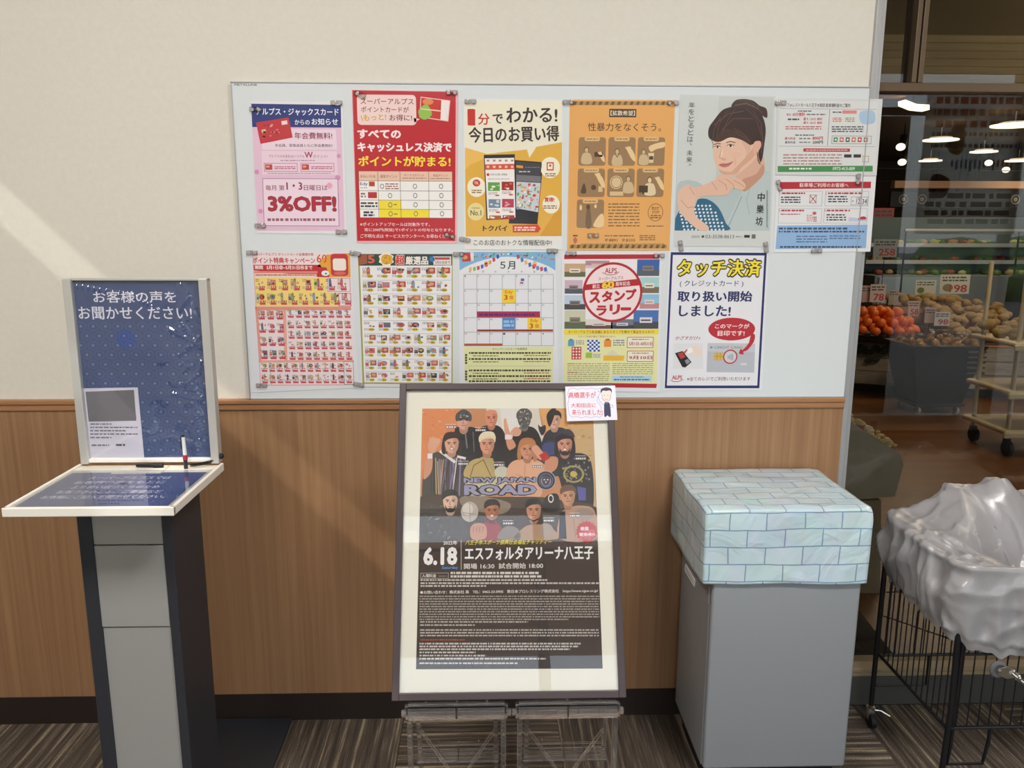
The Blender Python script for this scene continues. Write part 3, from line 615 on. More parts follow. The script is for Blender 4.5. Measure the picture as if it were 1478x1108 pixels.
s.dash(1030, 214, 1084, 228, 1, '4a4e52', 3).rect(1090, 210, 1178, 230, 'dc8a86', 2.5)
for x, c in ((1028, 'c87f7c'), (1106, '7aa07a')): s.rect(x, 250, x+60, 284, 'e6dcd8', 3).dash(x+2, 252, x+58, 282, 3, c, 4, h=.6)
s.blob([(1200, 220), (1280, 214), (1290, 280), (1240, 296), (1200, 280)], 'a9c6df', 3)
s.dash(1024, 304, 1220, 346, 3, '4a4e52', 3)
s.frame(1024, 366, 1268, 416, 2.5, '7a7e80', 3)
for i, c in enumerate(('4f8a5a', 'c8625a', '4a4e52', 'c9703a', 'b8443c', 'a06a50')): s.rect(1036+i*37, 376, 1060+i*37, 404, c, 4).rect(1042+i*37, 384, 1054+i*37, 396, 'e6e2dc', 5)
s.rect(850, 444, 1136, 464, 'b8363e', 3).dash(866, 449, 1120, 459, 1, 'ecd4d4', 4)
s.dash(726, 474, 1086, 548, 4, 'b0706c', 3, h=.35)
for x in (1100, 1158): s.rect(x, 480, x+46, 500, '3a3c40', 3)
s.frame(1214, 490, 1252, 528, 3, 'b89060', 3)
s.poly([(692, 552), (1276, 550), (1276, 586), (692, 588)], '4b8d55', 3).dash(762, 560, 900, 576, 1, 'dce8dc', 4, h=.7).text('0973-413-009', 1030, 558, 1166, 578, 'e4eee4', 4, .02)
poster(s, 'white parking fee notice with a green strip in crinkled plastic, overhanging the wall edge', [(690, 136), (1338, 140), (1300, 612), (680, 606)], 'd4d6d6', cat='notice')
# 7 parking users notice
s = wall_sheet(C5[0], C5[1], YB-.0014)
s.poly([(706, 650), (1266, 648), (1264, 688), (704, 694)], 'b52f3c', 2).text('駐車場ご利用のお客様へ', 826, 656, 1128, 682, 'eed6d8', 3, .02)
for (x, y, n) in ((700, 706, 1), (984, 706, 2), (696, 812, 3), (976, 812, 4)):
    s.frame(x, y, x+266, y+92, 2, '9aa0a4', 2).text(str(n)+'.', x+2, y+6, x+14, y+20, 'b8444c', 3).dash(x+18, y+6, x+(230 if n == 2 else 160), y+20, 1, 'b8444c', 3, h=.75)
for (x, y) in ((712, 736), (1002, 732), (992, 844)): s.dash(x, y, x+(120 if x > 710 else 130), y+46, 3, '3a3e42', 3, h=.5)
s.line([(890, 732), (928, 776)], 4, 'b83a3a', 4).line([(928, 732), (890, 776)], 4, 'b83a3a', 4).frame(888, 728, 930, 780, 3, 'a8706c', 3)
s.frame(1142, 740, 1246, 792, 3, '9a9ea2', 3).text('・12-34', 1150, 754, 1240, 784, '4a4e54', 4, .01).dash(1176, 744, 1212, 752, 1, 'b86a68', 4)
s.ell(918, 842, 12, 10, 'c05a5a', 3).dash(870, 850, 912, 894, 4, 'c88a88', 3).dash(912, 860, 932, 896, 3, 'b84a50', 3).dash(710, 842, 830, 854, 1, 'b8444c', 3)
s.poly([(1126, 892), (1130, 866), (1184, 872), (1246, 866), (1244, 892)], 'c3c6e0', 3).blob([(1186, 880), (1200, 866), (1226, 862), (1236, 878)], 'b8343c', 4)
s.poly([(690, 918), (1244, 912), (1234, 1056), (678, 1062)], '8fb3dc', 2)
s.dash(700, 928, 1120, 944, 1, '39506e', 3, h=.75).dash(698, 948, 1224, 962, 1, '39506e', 3, h=.7).dash(806, 976, 996, 1026, 3, '55719a', 3, h=.45).dash(1010, 974, 1200, 1004, 2, '55719a', 3, h=.45).dash(706, 1042, 1206, 1056, 1, '39506e', 3, h=.8)
poster(s, 'parking users notice with red header and blue lower third, right end of the whiteboard', [(686, 622), (1298, 614), (1262, 1078), (666, 1084)], 'e2e3e6', cat='notice')
# 8 point campaign flyer
D = ((350, 350), 4.616)
PROD = ['b8483e', '7a9a5a', 'c9a06a', '5a6a8a', 'a86a7a', 'd8b8a0', '3a3c40', 'c87a60', '8a9ab0', 'b0a080', 'd06a70', '8a6a4a']
def product(s, R, x, y, w, h, price, l=3, dim=None):
    c = R.choice(PROD); k = R.random()
    if k < .3: s.rect(x+w*.35, y+h*.1, x+w*.6, y+h*.68, c, l).rect(x+w*.42, y, x+w*.53, y+h*.12, '5a4a44', l)
    elif k < .6: s.ell(x+w*.6, y+h*.35, w*.28, h*.25, c, l, 10).ell(x+w*.62, y+h*.32, w*.15, h*.13, R.choice(PROD), l+.5, 8)
    elif k < .85: s.rect(x+w*.4, y+h*.12, x+w*.9, y+h*.6, c, l).rect(x+w*.48, y+h*.2, x+w*.8, y+h*.4, R.choice(PROD), l+.5)
    if R.random() < .6: s.rect(x+w*.05, y+h*.3, x+w*.35, y+h*.62, R.choice(PROD), l+.2).rect(x+w*.1, y+h*.36, x+w*.26, y+h*.5, R.choice(PROD), l+.6)
    for i in range(2): s.ell(x+w*R.uniform(.3, .85), y+h*R.uniform(.2, .55), w*.1, h*.09, R.choice(PROD), l+.8+i*.2, 7)
    s.dash(x+w*.05, y+h*.04, x+w*.45, y+h*.3, 2, '77707e', l+.4, h=.5, w=(.5, 1.5)).dash(x+w*.05, y+h*.66, x+w*.5, y+h*.9, 2, '8a8490', l, h=.5, w=(.4, 1.2))
    if dim != 0: s.dash(x+w*.45, y+h*.62, x+w*.98, y+h*.8, 1, 'a8404c', l+.5, h=.8, w=(.4, .7))
s = wall_sheet(*D); R = random.Random(11)
s.poly([(68, 66), (716, 66), (748, 950), (122, 954)], 'ecdcde', 1)
s.text('スーパーアルプス ポイントカード会員様対象', 72, 68, 474, 88, 'b0404a', 3, .01).text('ポイント特典キャンペーン', 68, 98, 484, 140, 'c23a44', 3, .035)
s.text('60', 494, 78, 562, 134, 'd0603a', 3, .02).ell(534, 122, 8, 8, 'e0b040', 4)
s.poly([(74, 148), (520, 148), (560, 232), (78, 186)], 'c02f3a', 2).poly([(74, 148), (500, 148), (500, 186), (76, 186)], 'c02f3a', 2.2)
s.poly([(560, 80), (716, 70), (720, 230), (500, 230), (496, 160)], 'e6a23a', 2).poly([(496, 160), (560, 166), (580, 230), (500, 230)], 'c02f3a', 2.4)
s.rrect(588, 74, 704, 222, 24, 'c23440', 3).rrect(602, 106, 690, 186, 16, 'eee4da', 4).ell(552, 204, 26, 18, 'e6ecea', 4).ell(556, 206, 8, 6, '4f9a6a', 5).ell(650, 204, 40, 12, 'd86a60', 5)
s.text('期間', 82, 152, 136, 178, 'f4e4e2', 3, .03).text('5月1日㊐~5月31日㊋まで', 160, 152, 466, 180, 'f6e8e4', 3, .03)
s.rect(78, 190, 500, 204, 'dc8a80', 2.5).rect(82, 208, 494, 224, 'e8b8a8', 2.5).dash(90, 210, 486, 222, 1, 'b86a50', 3)
s.poly([(78, 232), (560, 232), (562, 330), (640, 334), (642, 424), (90, 424)], 'f0d67e', 2)
s.frame(566, 236, 718, 326, 3, 'b06a80', 3).frame(640, 336, 724, 424, 4, 'c0508a', 3)
for j in range(2):
    for i in range(8+j):
        x = 84+i*(78 if j == 0 else 71)+j*6; y = 238+j*96; product(s, R, x, y, 66, 80, 1); s.rect(x+26, y+64, x+64, y+80, 'c8505a', 4)
s.poly([(84, 426), (722, 426), (724, 450), (86, 450)], 'e0937e', 3); s.poly([(84, 426), (102, 426), (130, 790), (112, 790)], 'e7a090', 2)
s.poly([(270, 450), (290, 450), (300, 790), (280, 790)], 'e8a898', 2); s.poly([(108, 784), (740, 780), (742, 794), (110, 800)], 'e8a898', 2.5)
for j in range(5):
    for i in range(3): x = 100+i*60+j*6; y = 446+j*88; product(s, R, x, y, 54, 66, 1) if y < 760 else None; s.rect(x+10, y+52, x+50, y+66, 'c8505a', 4) if y < 760 else None
    for i in range(8): x = 296+i*54+j*3; y = 446+j*70; s.rect(x-2, y, x+50, y+34, 'dfe4ee' if j == 0 else 'ecdcde', 2); product(s, R, x, y, 48, 50, 1); s.rect(x+8, y+42, x+46, y+54, 'c8505a', 4)
for j in range(2):
    for i in range(12 if j == 0 else 12): x = 122+i*51+j*4; y = 800+j*76; product(s, R, x, y, 46, 54, 1); s.rect(x+8, y+48, x+44, y+60, 'c8505a', 4)
s.frame(676, 790, 742, 946, 3, '3f8f8f', 4); s.line([(186, 800), (190, 946)], 4, '9ac08a', 3)
s.line([(122, 950), (746, 946)], 4, 'd0908a', 3).line([(68, 66), (122, 954)], 3, 'd4888a', 3)
poster(s, 'red headed point campaign flyer packed with tiny products, lower left on the whiteboard', [(48, 44), (726, 46), (776, 966), (56, 1000)], 'dedfe6', name='flyer', cat='flyer')
# 9 selection flyer
s = wall_sheet(D[0], D[1], YB-.0017); R = random.Random(12)
s.poly([(768, 76), (1400, 76), (1400, 946), (800, 940)], 'a5a55c', 1).poly([(782, 154), (1394, 152), (1392, 934), (812, 930)], 'eae8ea', 2)
s.poly([(768, 76), (1396, 76), (1396, 150), (776, 154)], '2f4a3c', 2.5)
s.text('5', 834, 82, 882, 138, 'd8604c', 4, .04).star(958, 110, 54, .8, 8, 'efe6d0', 3).ell(958, 112, 34, 34, 'd89a30', 3.5).text('60', 926, 86, 1000, 138, 'e4b23c', 4, .03, edge='7a4a20', ew=.03)
s.text('超', 1018, 82, 1080, 146, 'd0393a', 4, .04, edge='f4e6dc', ew=.03).text('厳選品', 1086, 90, 1238, 148, 'f2eae2', 4, .04, edge='3a3a34', ew=.03)
s.poly([(770, 80), (830, 80), (830, 140), (778, 150)], 'a05a40', 3).star(1262, 110, 26, .5, 7, '3a7ac0', 3)
s.rect(1272, 92, 1390, 148, 'e8dede', 3).rect(1282, 98, 1382, 114, 'b84a48', 4).text('5月31日まで', 1284, 122, 1384, 142, '4a3a3a', 4, .02)
rows = [(162, 86, 6), (254, 86, 6), (346, 80, 6), (434, 80, 6), (524, 76, 6), (610, 76, 7), (694, 78, 7), (780, 76, 7), (862, 72, 7)]
for j, (y, h, n) in enumerate(rows):
    xa, xb = 794+j*3, 1388
    w = (xb-xa)/n
    for i in range(n):
        x = xa+i*w; product(s, R, x, y, w*.95, h*.9, 1, dim=0)
        if R.random() < .5: s.rect(x+w*.45, y+h*.05, x+w*.95, y+h*.5, R.choice(['b8483e', 'c9825a', 'a85a4a', 'c06a60', '9a5a6a']), 3.6); s.ell(x+w*.7, y+h*.25, w*.15, h*.12, 'd8a080', 4)
        s.ell(x+w*.55, y+h*.72, w*.22, h*.14, 'cdb93c', 4.6, 12).dash(x+w*.42, y+h*.64, x+w*.7, y+h*.8, 1, '8a6a20', 5.2)
    if j: s.line([(xa, y-4), (xb, y-4)], 2, '8a9a8a', 3)
poster(s, 'green bordered selection flyer of products with yellow price spots, second in the lower row', [(752, 60), (1416, 56), (1406, 966), (786, 960)], 'dddfe5', name='flyer', cat='flyer')
# 10 calendar
E5 = ((650, 350), 4.616)
s = wall_sheet(E5[0], E5[1], YB-.0013); R = random.Random(13)
s.poly([(60, 62), (700, 62), (700, 186), (62, 186)], '7fb2d9', 1)
q = [(62, 190)]+[(62+638*i/16, 186-92*math.sin(math.pi*i/16)**.8) for i in range(17)]+[(700, 190), (700, 230), (62, 230)]
s.poly(q[1:-2]+[(700, 200), (62, 200)], 'e6e6ea', 2)
for i in range(46): x = R.uniform(66, 694); y = R.uniform(66, 116); y = min(y, 172-92*math.sin(math.pi*(x-62)/638)**.8-8) if 110 < x < 650 else y; s.rect(x, max(66, y), x+R.uniform(8, 20), max(66, y)+8, R.choice(['e8b04a', 'd85a50', 'f0f0e8', '4f8ac0', '6ab06a', 'e08ab0']), 2.5, R.uniform(0, 90))
s.poly([(76, 68), (132, 66), (136, 124), (80, 126)], 'c43a3e', 3).rect(132, 66, 156, 122, 'ecd8d8', 3).ell(96, 98, 18, 14, 'd8a060', 4)
for i in range(8):
    x = 124+i*26; y = 186-((i/7)**1.8)*84; s.poly([(x, y-18), (x+18, y-24), (x+20, y), (x+4, y+8)], ['e8c06a', '8ab86a', 'c8505a', '3f6ac0', 'b0c060', 'd8a04a', 'c23c4a', '3a5aa8'][i], 3)
    x = 640-i*26; s.poly([(x, y-24), (x-18, y-18), (x-12, y+10), (x+6, y)], ['3f6ac0', 'c8505a', '6a8ac8', 'c23c4a', '4a6ab0', 'e8c06a', '5a7ac0', 'b04a5a'][i], 3)
s.text('５月', 332, 124, 432, 178, '3a3a40', 4, .02)
for x in (225, 548): s.ell(x+14, 140, 14, 18, 'ecb88a', 3).ell(x+14, 152, 12, 10, 'd86a50', 3.4)
gx = [90, 176, 260, 346, 434, 518, 604, 686]; gy = [212, 310, 404, 500, 596, 686]
for x in gx: s.line([(x, 212), (x+2, 686)], 2.5, '8a8c92', 3)
for y in gy: s.line([(90, y), (686, y)], 2.5, '8a8c92', 3)
d = 0
for j in range(5):
    for i in range(7):
        n = j*7+i+1
        s.text(str(n if n <= 31 else n-31), gx[i]+5, gy[j]+5, gx[i]+(12 if n < 10 else 20), gy[j]+17, 'b04040' if i == 0 or (j == 0 and i in (2, 3, 4)) else '4a4c52', 3)
for i, ch in enumerate('日月火水木金土'): s.text(ch, gx[i]+34, 186, gx[i]+48, 200, 'b04040' if i == 0 else '5a5c62', 3)
s.poly([(466, 236), (496, 236), (486, 290), (454, 290)], 'd8dcec', 3.5).rect(470, 240, 492, 256, '4a62a8', 4).rect(464, 262, 486, 274, 'c05a5a', 4)
for x, y in ((344, 310), (514, 500)):
    s.rect(x, y, x+90, y+(92 if y < 400 else 76), 'f0cf3c', 3.5).text('Edy', x+20, y+8, x+72, y+36, 'd8842a', 4, .03).text('3', x+14, y+38, x+38, y+72, 'c84a30', 4, .04).text('倍', x+48, y+42, x+76, y+68, 'c8603a', 4, .02)
s.rect(346, 500, 432, 576, '4f86c4', 3.5).dash(354, 514, 424, 564, 2, '9ac0e4', 4, h=.7)
s.poly([(176, 458), (598, 458), (598, 498), (178, 498)], 'a83058', 4).dash(190, 472, 560, 488, 1, '5a2a6a', 5, h=.9)
s.rect(178, 578, 684, 592, 'a8442e', 4).dash(190, 580, 600, 590, 1, '702a20', 5).rect(94, 672, 346, 688, 'b85a40', 4)
s.poly([(90, 694), (686, 692), (682, 930), (98, 930)], 'e0e2ae', 2)
s.text('キャンペーンとカード会員限定', 280, 700, 512, 716, '5a5a3a', 3, .01)
for y in (728, 768, 844, 882, 916): s.dash(124, y, 670, y+14, 1, '44442e', 3, h=.8, w=(.6, 1.6)); s.dash(150, y+20, 320, y+32, 1, '6a6a4a', 3) if y < 900 else None; s.dash(490, y+18, 660, y+30, 1, 'b05040', 3) if y < 900 else None
s.line([(120, 822), (640, 822)], 1.5, 'a0a278', 3)
for y in (740, 850): s.dash(98, y, 112, y+70, 4, '55563a', 3, h=.8, w=(1, 1))
poster(s, 'white May calendar with flags across its top and yellow day squares', [(58, 56), (702, 56), (722, 952), (60, 950)], 'e3e4ea', name='calendar', cat='calendar')
# 11 stamp rally poster
s = wall_sheet(E5[0], E5[1], YB-.0015); R = random.Random(14)
s.poly([(760, 80), (1396, 78), (1392, 108), (758, 110)], 'b3232f', 2)
s.poly([(758, 110), (1392, 110), (1388, 578), (757, 578)], 'e9e6ea', 1)
tiles = [(760, 140, 900, 228, 'c9a583', '6a6a48'), (900, 120, 1060, 170, 'b08a94', 'd9bcc4'), (1244, 112, 1392, 222, '3c62a8', '59606c'), (762, 250, 880, 340, 'c9b2c2', '55586c'), (760, 350, 900, 446, 'b9cbe0', '4a4a4c'), (1262, 230, 1390, 336, 'a8d0d0', '7a6a58'), (1262, 344, 1390, 440, '8ec0dc', 'c08a8a'), (760, 450, 900, 574, 'c9c8b0', '5c6a4a'), (1220, 450, 1386, 574, '4a72b4', '4c4a50'), (900, 510, 1080, 574, 'd9d4cc', '6c4a44'), (1070, 510, 1220, 574, '707684', '3c3e46')]
for a, b, c, dd, c1, c2 in tiles:
    s.rect(a, b, c, dd, c1, 2); s.rect(a, b+(dd-b)*.62, c, dd, c2, 2.5); s.rect(a+(c-a)*.25, b+(dd-b)*.38, a+(c-a)*.75, b+(dd-b)*.68, R.choice(['e6ded2', 'c9b8a0', '8a7a72', 'd8d4da']), 3)
    s.rect(a+(c-a)*.3, b+(dd-b)*.5, a+(c-a)*.68, b+(dd-b)*.58, c2, 3.4)
s.ell(1080, 330, 200, 200, 'b3232f', 4, 40).ell(1080, 330, 184, 184, 'f1dcdf', 5, 40)
s.poly([(896, 280), (1262, 240), (1266, 284), (892, 318)], 'b3232f', 6)
s.text('ALPS', 1030, 168, 1110, 204, 'b03440', 7, .02).line([(1014, 200), (1040, 212), (1070, 216), (1100, 210), (1122, 196)], 4, 'b03440', 7)
s.text('スーパーアルプス', 986, 226, 1152, 248, '6a5a5e', 7, .01, rot=3)
s.text('創立', 946, 276, 996, 304, 'f4dee0', 8, .02, rot=4).text('60', 1008, 256, 1092, 306, 'f2ca3c', 8, .05, rot=3, edge='8a3a24', ew=.03).text('周年記念', 1100, 258, 1198, 288, 'f4dee0', 8, .02, rot=4)
for i, (ch, x, y) in enumerate((('ス', 926, 330), ('タ', 1008, 322), ('ン', 1092, 320), ('プ', 1168, 308))): s.text(ch, x, y, x+72, y+72, 'b3262f', 8, .05)
for ch, x, y in (('ラ', 972, 420), ('リ', 1060, 412), ('ー', 1134, 420)): s.text(ch, x, y+(0 if ch != 'ー' else 12), x+70, y+(66 if ch != 'ー' else 30), 'b3262f', 8, .05)
s.poly([(757, 580), (1388, 578), (1386, 608), (757, 612)], 'f0d83a', 6).text('スーパーアルプス各店舗にあるスタンプを集めて賞品をもらおう!', 784, 584, 1358, 604, '7a4a2a', 7, .01)
s.poly([(757, 612), (1386, 608), (1374, 940), (756, 930)], 'e5e3ac', 2)
s.text('スタンプ台紙を集めて賞品をもらおう!', 850, 618, 1100, 632, 'b0503a', 3)
s.rect(784, 650, 826, 690, '5fa3cc', 3).rect(792, 642, 816, 652, '4a84b0', 3).rect(808, 694, 872, 778, 'c23a42', 3)
for i in range(3):
    for j in range(4): s.ell(820+i*20, 706+j*20, 7, 7, 'ecdcd0', 3.5, 8)
for i in range(6):
    for j in range(6):
        if (i+j) % 2 == 0: s.rect(912+i*14, 648+j*13, 926+i*14, 661+j*13, '2c4a9a', 3)
        else: s.rect(912+i*14, 648+j*13, 926+i*14, 661+j*13, 'e4e8f2', 3)
s.rect(902, 732, 944, 768, '9cc03e', 3).rect(1024, 650, 1072, 694, 'e8913a', 3).rect(1034, 640, 1062, 652, 'c05a3a', 3).poly([(1020, 752), (1160, 752), (1154, 786), (1020, 786)], 'e8b83a', 3).poly([(1034, 752), (1078, 712), (1130, 752)], 'd9d4c4', 2.6)
for a in ((836, 648, 890, 680), (950, 740, 1000, 768), (1084, 644, 1160, 690)): s.dash(*a, 3, '7a86a0', 3)
for y, t1 in ((628, '5月1日~8月31日'), (720, '9月10日')):
    s.rrect(1176, y, 1354, y+74, 8, 'ba4a52', 3).rrect(1180, y+4, 1350, y+70, 6, 'eae6d4', 3.5).dash(1210, y+10, 1320, y+22, 1, 'b8505a', 4); s.text(t1, 1190, y+34, 1346, y+58, 'b03440', 4, .03)
s.dash(780, 800, 1060, 926, 9, '7a7a5c', 3, h=.3).dash(1080, 800, 1350, 880, 6, '7a7a5c', 3, h=.3).dash(780, 802, 830, 812, 1, 'b8444c', 3.5).dash(780, 860, 846, 870, 1, 'b8444c', 3.5)
s.rect(1076, 884, 1342, 926, 'b6d6e6', 3).dash(1090, 906, 1326, 918, 1, '4a6a9a', 4, h=.8).dash(1130, 890, 1290, 900, 1, '4a6a9a', 4)
s.poly([(1060, 936), (1376, 940), (1372, 968), (1060, 964)], 'b3232f', 3)
poster(s, 'stamp rally poster with a big red ringed circle and cream lower half', [(742, 70), (1408, 66), (1394, 996), (744, 990)], 'e2e3e8')
# 12 touch payment poster
F = ((940, 350), 4.617)
s = wall_sheet(F[0], F[1], YB-.0012)
s.poly([(130, 64), (770, 68), (720, 970), (90, 970)], '252c66', 1).poly([(144, 82), (754, 86), (706, 952), (104, 952)], 'e6e6ec', 2)
s.text('タッチ決済', 172, 112, 732, 226, 'f0dc3a', 4, .03, edge='23232c', ew=.055)
s.text('( クレジットカード )', 190, 252, 614, 298, '333a66', 3, .01)
s.text('取り扱い開始', 174, 322, 674, 394, '2a2f62', 3, .035).text('しました!', 184, 418, 530, 492, '2a2f62', 3, .035)
s.ell(536, 576, 156, 76, 'bb2a38', 3, 36).text('このマークが', 424, 540, 654, 572, 'f2dede', 4, .03).text('目印です!', 442, 586, 622, 622, 'f2dede', 4, .03)
s.text('かざすだけ♪', 158, 622, 326, 648, 'a84a52', 3, .01, shear=.3)
s.poly([(376, 668), (692, 672), (686, 866), (368, 862)], 'b9bcc6', 3).poly([(376, 668), (692, 672), (690, 730), (374, 726)], 'c4c7d0', 3.3)
s.text('CREDIT CARD', 420, 690, 608, 706, '82858e', 4, .01).ell(400, 698, 9, 6, '82858e', 4)
s.rrect(418, 732, 478, 784, 6, 'd6b254', 4).line([(418, 758), (478, 758)], 3, 'a8843a', 4.5).line([(438, 734), (438, 782)], 3, 'a8843a', 4.5).line([(460, 734), (460, 782)], 3, 'a8843a', 4.5)
s.ring(526, 760, 48, 48, 8, 'bb2a38', 5).ell(526, 760, 40, 40, 'ccd0d6', 4.5)
for i in range(4): s.line([(510+i*10, 752-i*4), (514+i*10, 762), (510+i*10, 772+i*4)], 3.5, '6a6e7a', 5)
s.blob([(664, 610), (690, 612), (684, 660), (640, 716), (612, 726), (616, 744), (584, 738), (598, 704), (606, 716), (650, 668)], 'bb2a38', 6, 2)
s.rect(594, 802, 636, 816, 'd2d4da', 4)
s.poly([(146, 672), (344, 670), (346, 840), (146, 840)], 'dfe0e4', 2.5)
s.poly([(158, 736), (208, 722), (268, 796), (226, 832), (206, 828)], '1f1d24', 4).poly([(176, 738), (208, 730), (228, 762), (196, 776)], 'b8403e', 5).poly([(222, 786), (244, 774), (260, 796), (236, 812)], '8a929c', 5)
s.blob([(240, 720), (262, 694), (300, 690), (334, 720), (334, 764), (300, 746), (270, 744), (244, 738)], 'ecd8cc', 4).poly([(236, 706), (272, 696), (276, 730), (240, 742)], 'f4f0f0', 5).poly([(214, 730), (240, 708), (242, 716), (222, 740)], 'c8504e', 5)
s.text('ALPS', 138, 884, 206, 912, 'b8343c', 3, .03).line([(130, 916), (150, 926), (180, 926), (214, 912)], 4, 'b8343c', 3).text('※全てのレジでご利用いただけます', 238, 894, 660, 920, '8a3a44', 3, .01)
poster(s, 'navy bordered touch payment poster with a red speech oval and grey card', [(118, 54), (784, 58), (738, 984), (80, 982)], 'e4e5eb')

# ------------------------------------------------------------------ clear magnets on the posters
M_acr = pane('clear_magnet', 'eceaea', 1.45)
M_disc = mat('magnet_disc', 'cfccc8', .35, .3)
mg = None
MAG = [(369, 158, 0, 'left top corner of the pink card notice'), (486, 149, 0, 'right top corner of the pink card notice'), (376, 326, 0, 'left bottom corner of the pink card notice'), (493, 335, 0, 'right bottom corner of the pink card notice'),
 (520, 137, 20, 'left top corner of the red point card poster'), (652, 134, 0, 'right top corner of the red point card poster'), (649, 340, 20, 'right bottom corner of the red point card poster'),
 (679, 147, 0, 'left top corner of the shopping app poster'), (820, 148, 0, 'left top corner of the orange poster'), (971, 149, 0, 'left top corner of the portrait poster'), (671, 346, 10, 'left bottom corner of the shopping app poster'),
 (856, 340, 0, 'bottom edge of the orange poster'), (797, 362, 0, 'right top corner of the May calendar'), (824, 366, 0, 'left top corner of the stamp rally poster'), (1126, 149, 0, 'right top corner of the portrait poster'),
 (982, 355, 80, 'bottom left of the portrait poster above the touch payment poster'), (1105, 357, 80, 'bottom right of the portrait poster above the touch payment poster'), (1238, 259, 90, 'red header of the parking users notice'), (1178, 362, 0, 'bottom edge of the parking users notice'), (1124, 268, 70, 'left end of the red parking header'),
 (364, 365, 0, 'left top corner of the point campaign flyer'), (513, 366, 10, 'gap between the tops of the two product flyers'), (662, 367, 0, 'top of the gap right of the green bordered flyer'), (378, 556, 0, 'left bottom corner of the point campaign flyer'), (518, 555, 10, 'gap between the bottoms of the two product flyers'), (951, 369, 0, 'right top corner of the stamp rally poster')]
for i, (px, py, rot, where) in enumerate(MAG):
    p = at(px, py, YB-.002)
    if mg is None:
        mg = thing('magnet', '', 'magnet', p)
        MB().box(-.017, .017, -.007, 0, -.0075, .0075, .003).build('clear_cap', M_acr, mg, smooth=True)
        for sx in (-.009, .009): MB().cyl((sx, -.0005, 0), (sx, -.0035, 0), .0045, n=14).build('magnet_disc', M_disc, mg)
        m_ = mg
    else: m_ = dup(mg, p)
    m_.rotation_euler = (0, math.radians(rot), 0)
    m_['label'] = 'clear bar magnet at the '+where; m_['category'] = 'magnet'; m_['group'] = 'clear magnets holding the posters'
# ------------------------------------------------------------------ suggestion kiosk
M_char = mat('charcoal_metal', '34363d', .45, .2)
M_greyp = mat('grey_powder_coat', '9c9b99', .45, .1)
M_alu2 = mat('brushed_aluminium_frame', 'c3c2be', .38, .35)
KX0, KX1 = -.918, -.710
k = thing('suggestion_kiosk', 'dark grey free-standing suggestion kiosk with slanted shelf frame and blue backboard at the left', 'kiosk', (-.82, -.5, 0))
def kp(mb, name, m, **t): return setp(mb.build(name, m, **t), k)
kp(MB().box(KX0-.06, KX1+.07, -.70, -.02, .001, .012, .002), 'base_plate', M_char)
cb = MB().box(KX0, KX0+.031, -.66, -.48, .012, .975, .002).box(KX1-.022, KX1, -.66, -.48, .012, .975, .002).box(KX0+.03, KX1-.02, -.64, -.48, .012, .975)
kp(cb, 'column', M_char)
kp(MB().box(KX0+.031, KX1-.023, -.654, -.641, .02, .668, .001), 'front_panel', M_greyp)
dr = kp(MB().box(KX0+.031, KX1-.023, -.657, -.641, .671, .868, .001), 'door', M_greyp)
lk = MB().ring((-.757, -.6585, .772), .0065, .0016, 'Y', 16, 6).cyl((-.757, -.655, .772), (-.757, -.659, .772), .005).box(-.7578, -.7562, -.6600, -.6588, .769, .775)
o = lk.build('key_lock', M_chrome, dr); o.location = -k.location
kp(MB().box(KX0+.031, KX1-.023, -.656, -.641, .871, .962, .001), 'front_panel', M_greyp)
# shelf
zs = .997
sh = MB()
def rr(x0, x1, y0, y1, r, n=5):
    q = []
    for cx, cy, a0 in ((x1-r, y1-r, 0), (x0+r, y1-r, 90), (x0+r, y0+r, 180), (x1-r, y0+r, 270)):
        for i in range(n+1): a = math.radians(a0+i*90/n); q.append((cx+r*math.cos(a), cy+r*math.sin(a)))
    return q
SX0, SX1, SY0, SY1 = -1.006, -.658, -.770, -.452
outl = [(-1.006, -.452), (-1.006, -.762), (-1.000, -.770), (-.672, -.770), (-.664, -.766), (-.658, -.757), (-.658, -.452)]
sh.prism([(x, y, zs-.016) for x, y in outl], (0, 0, .0135))
q0 = [(x, y, zs-.0025) for x, y in outl]
kp(sh, 'shelf', mat('cream_shelf', 'e2dccd', .35))
rim = MB()
for a in ((-1.008, -1.000, -.771, -.452), (-.664, -.656, -.771, -.452), (-1.008, -.656, -.773, -.763)): rim.box(*a, zs-.017, zs+.0025, .0018)
kp(rim, 'shelf_rim', mat('white_rim', 'ece8de', .3))
s = Sheet((0, -.452, zs-.0020), (1, 0, 0), (0, 0, 1), local=True, dl=.00008)
X = lambda m: m*1000
s.poly([(-994, 62), (-676, 62), (-676, 302), (-994, 302)], '4c5a8c', 0)
R = random.Random(4)
for i in range(60):
    x, y = R.uniform(-985, -690), R.uniform(66, 296); s.ell(x, y, R.uniform(3, 9), R.uniform(1.5, 4), R.choice(['465488', '535f92', '5a6696']), .5, 8)
for i, (t, xa, xb) in enumerate((('スーパーアルプスでは', -935, -745), ('お客様の声をもとに', -950, -745), ('より良い店づくりのため', -940, -745), ('お気づきのこと、ご要望など', -955, -725), ('お気軽にご記入お聞かせください。', -970, -705))):
    s.text(t, xa, 92+i*34, xb, 114+i*34, 'e8e8f2', 2, .02)
sp = s.build('shelf_print', k)
kp(MB().box(-.998, -.668, -.762, -.500, zs-.0012, zs-.0002), 'shelf_cover', pane('shelf_film', 'f4f4f6', 1.5, rough=.02))
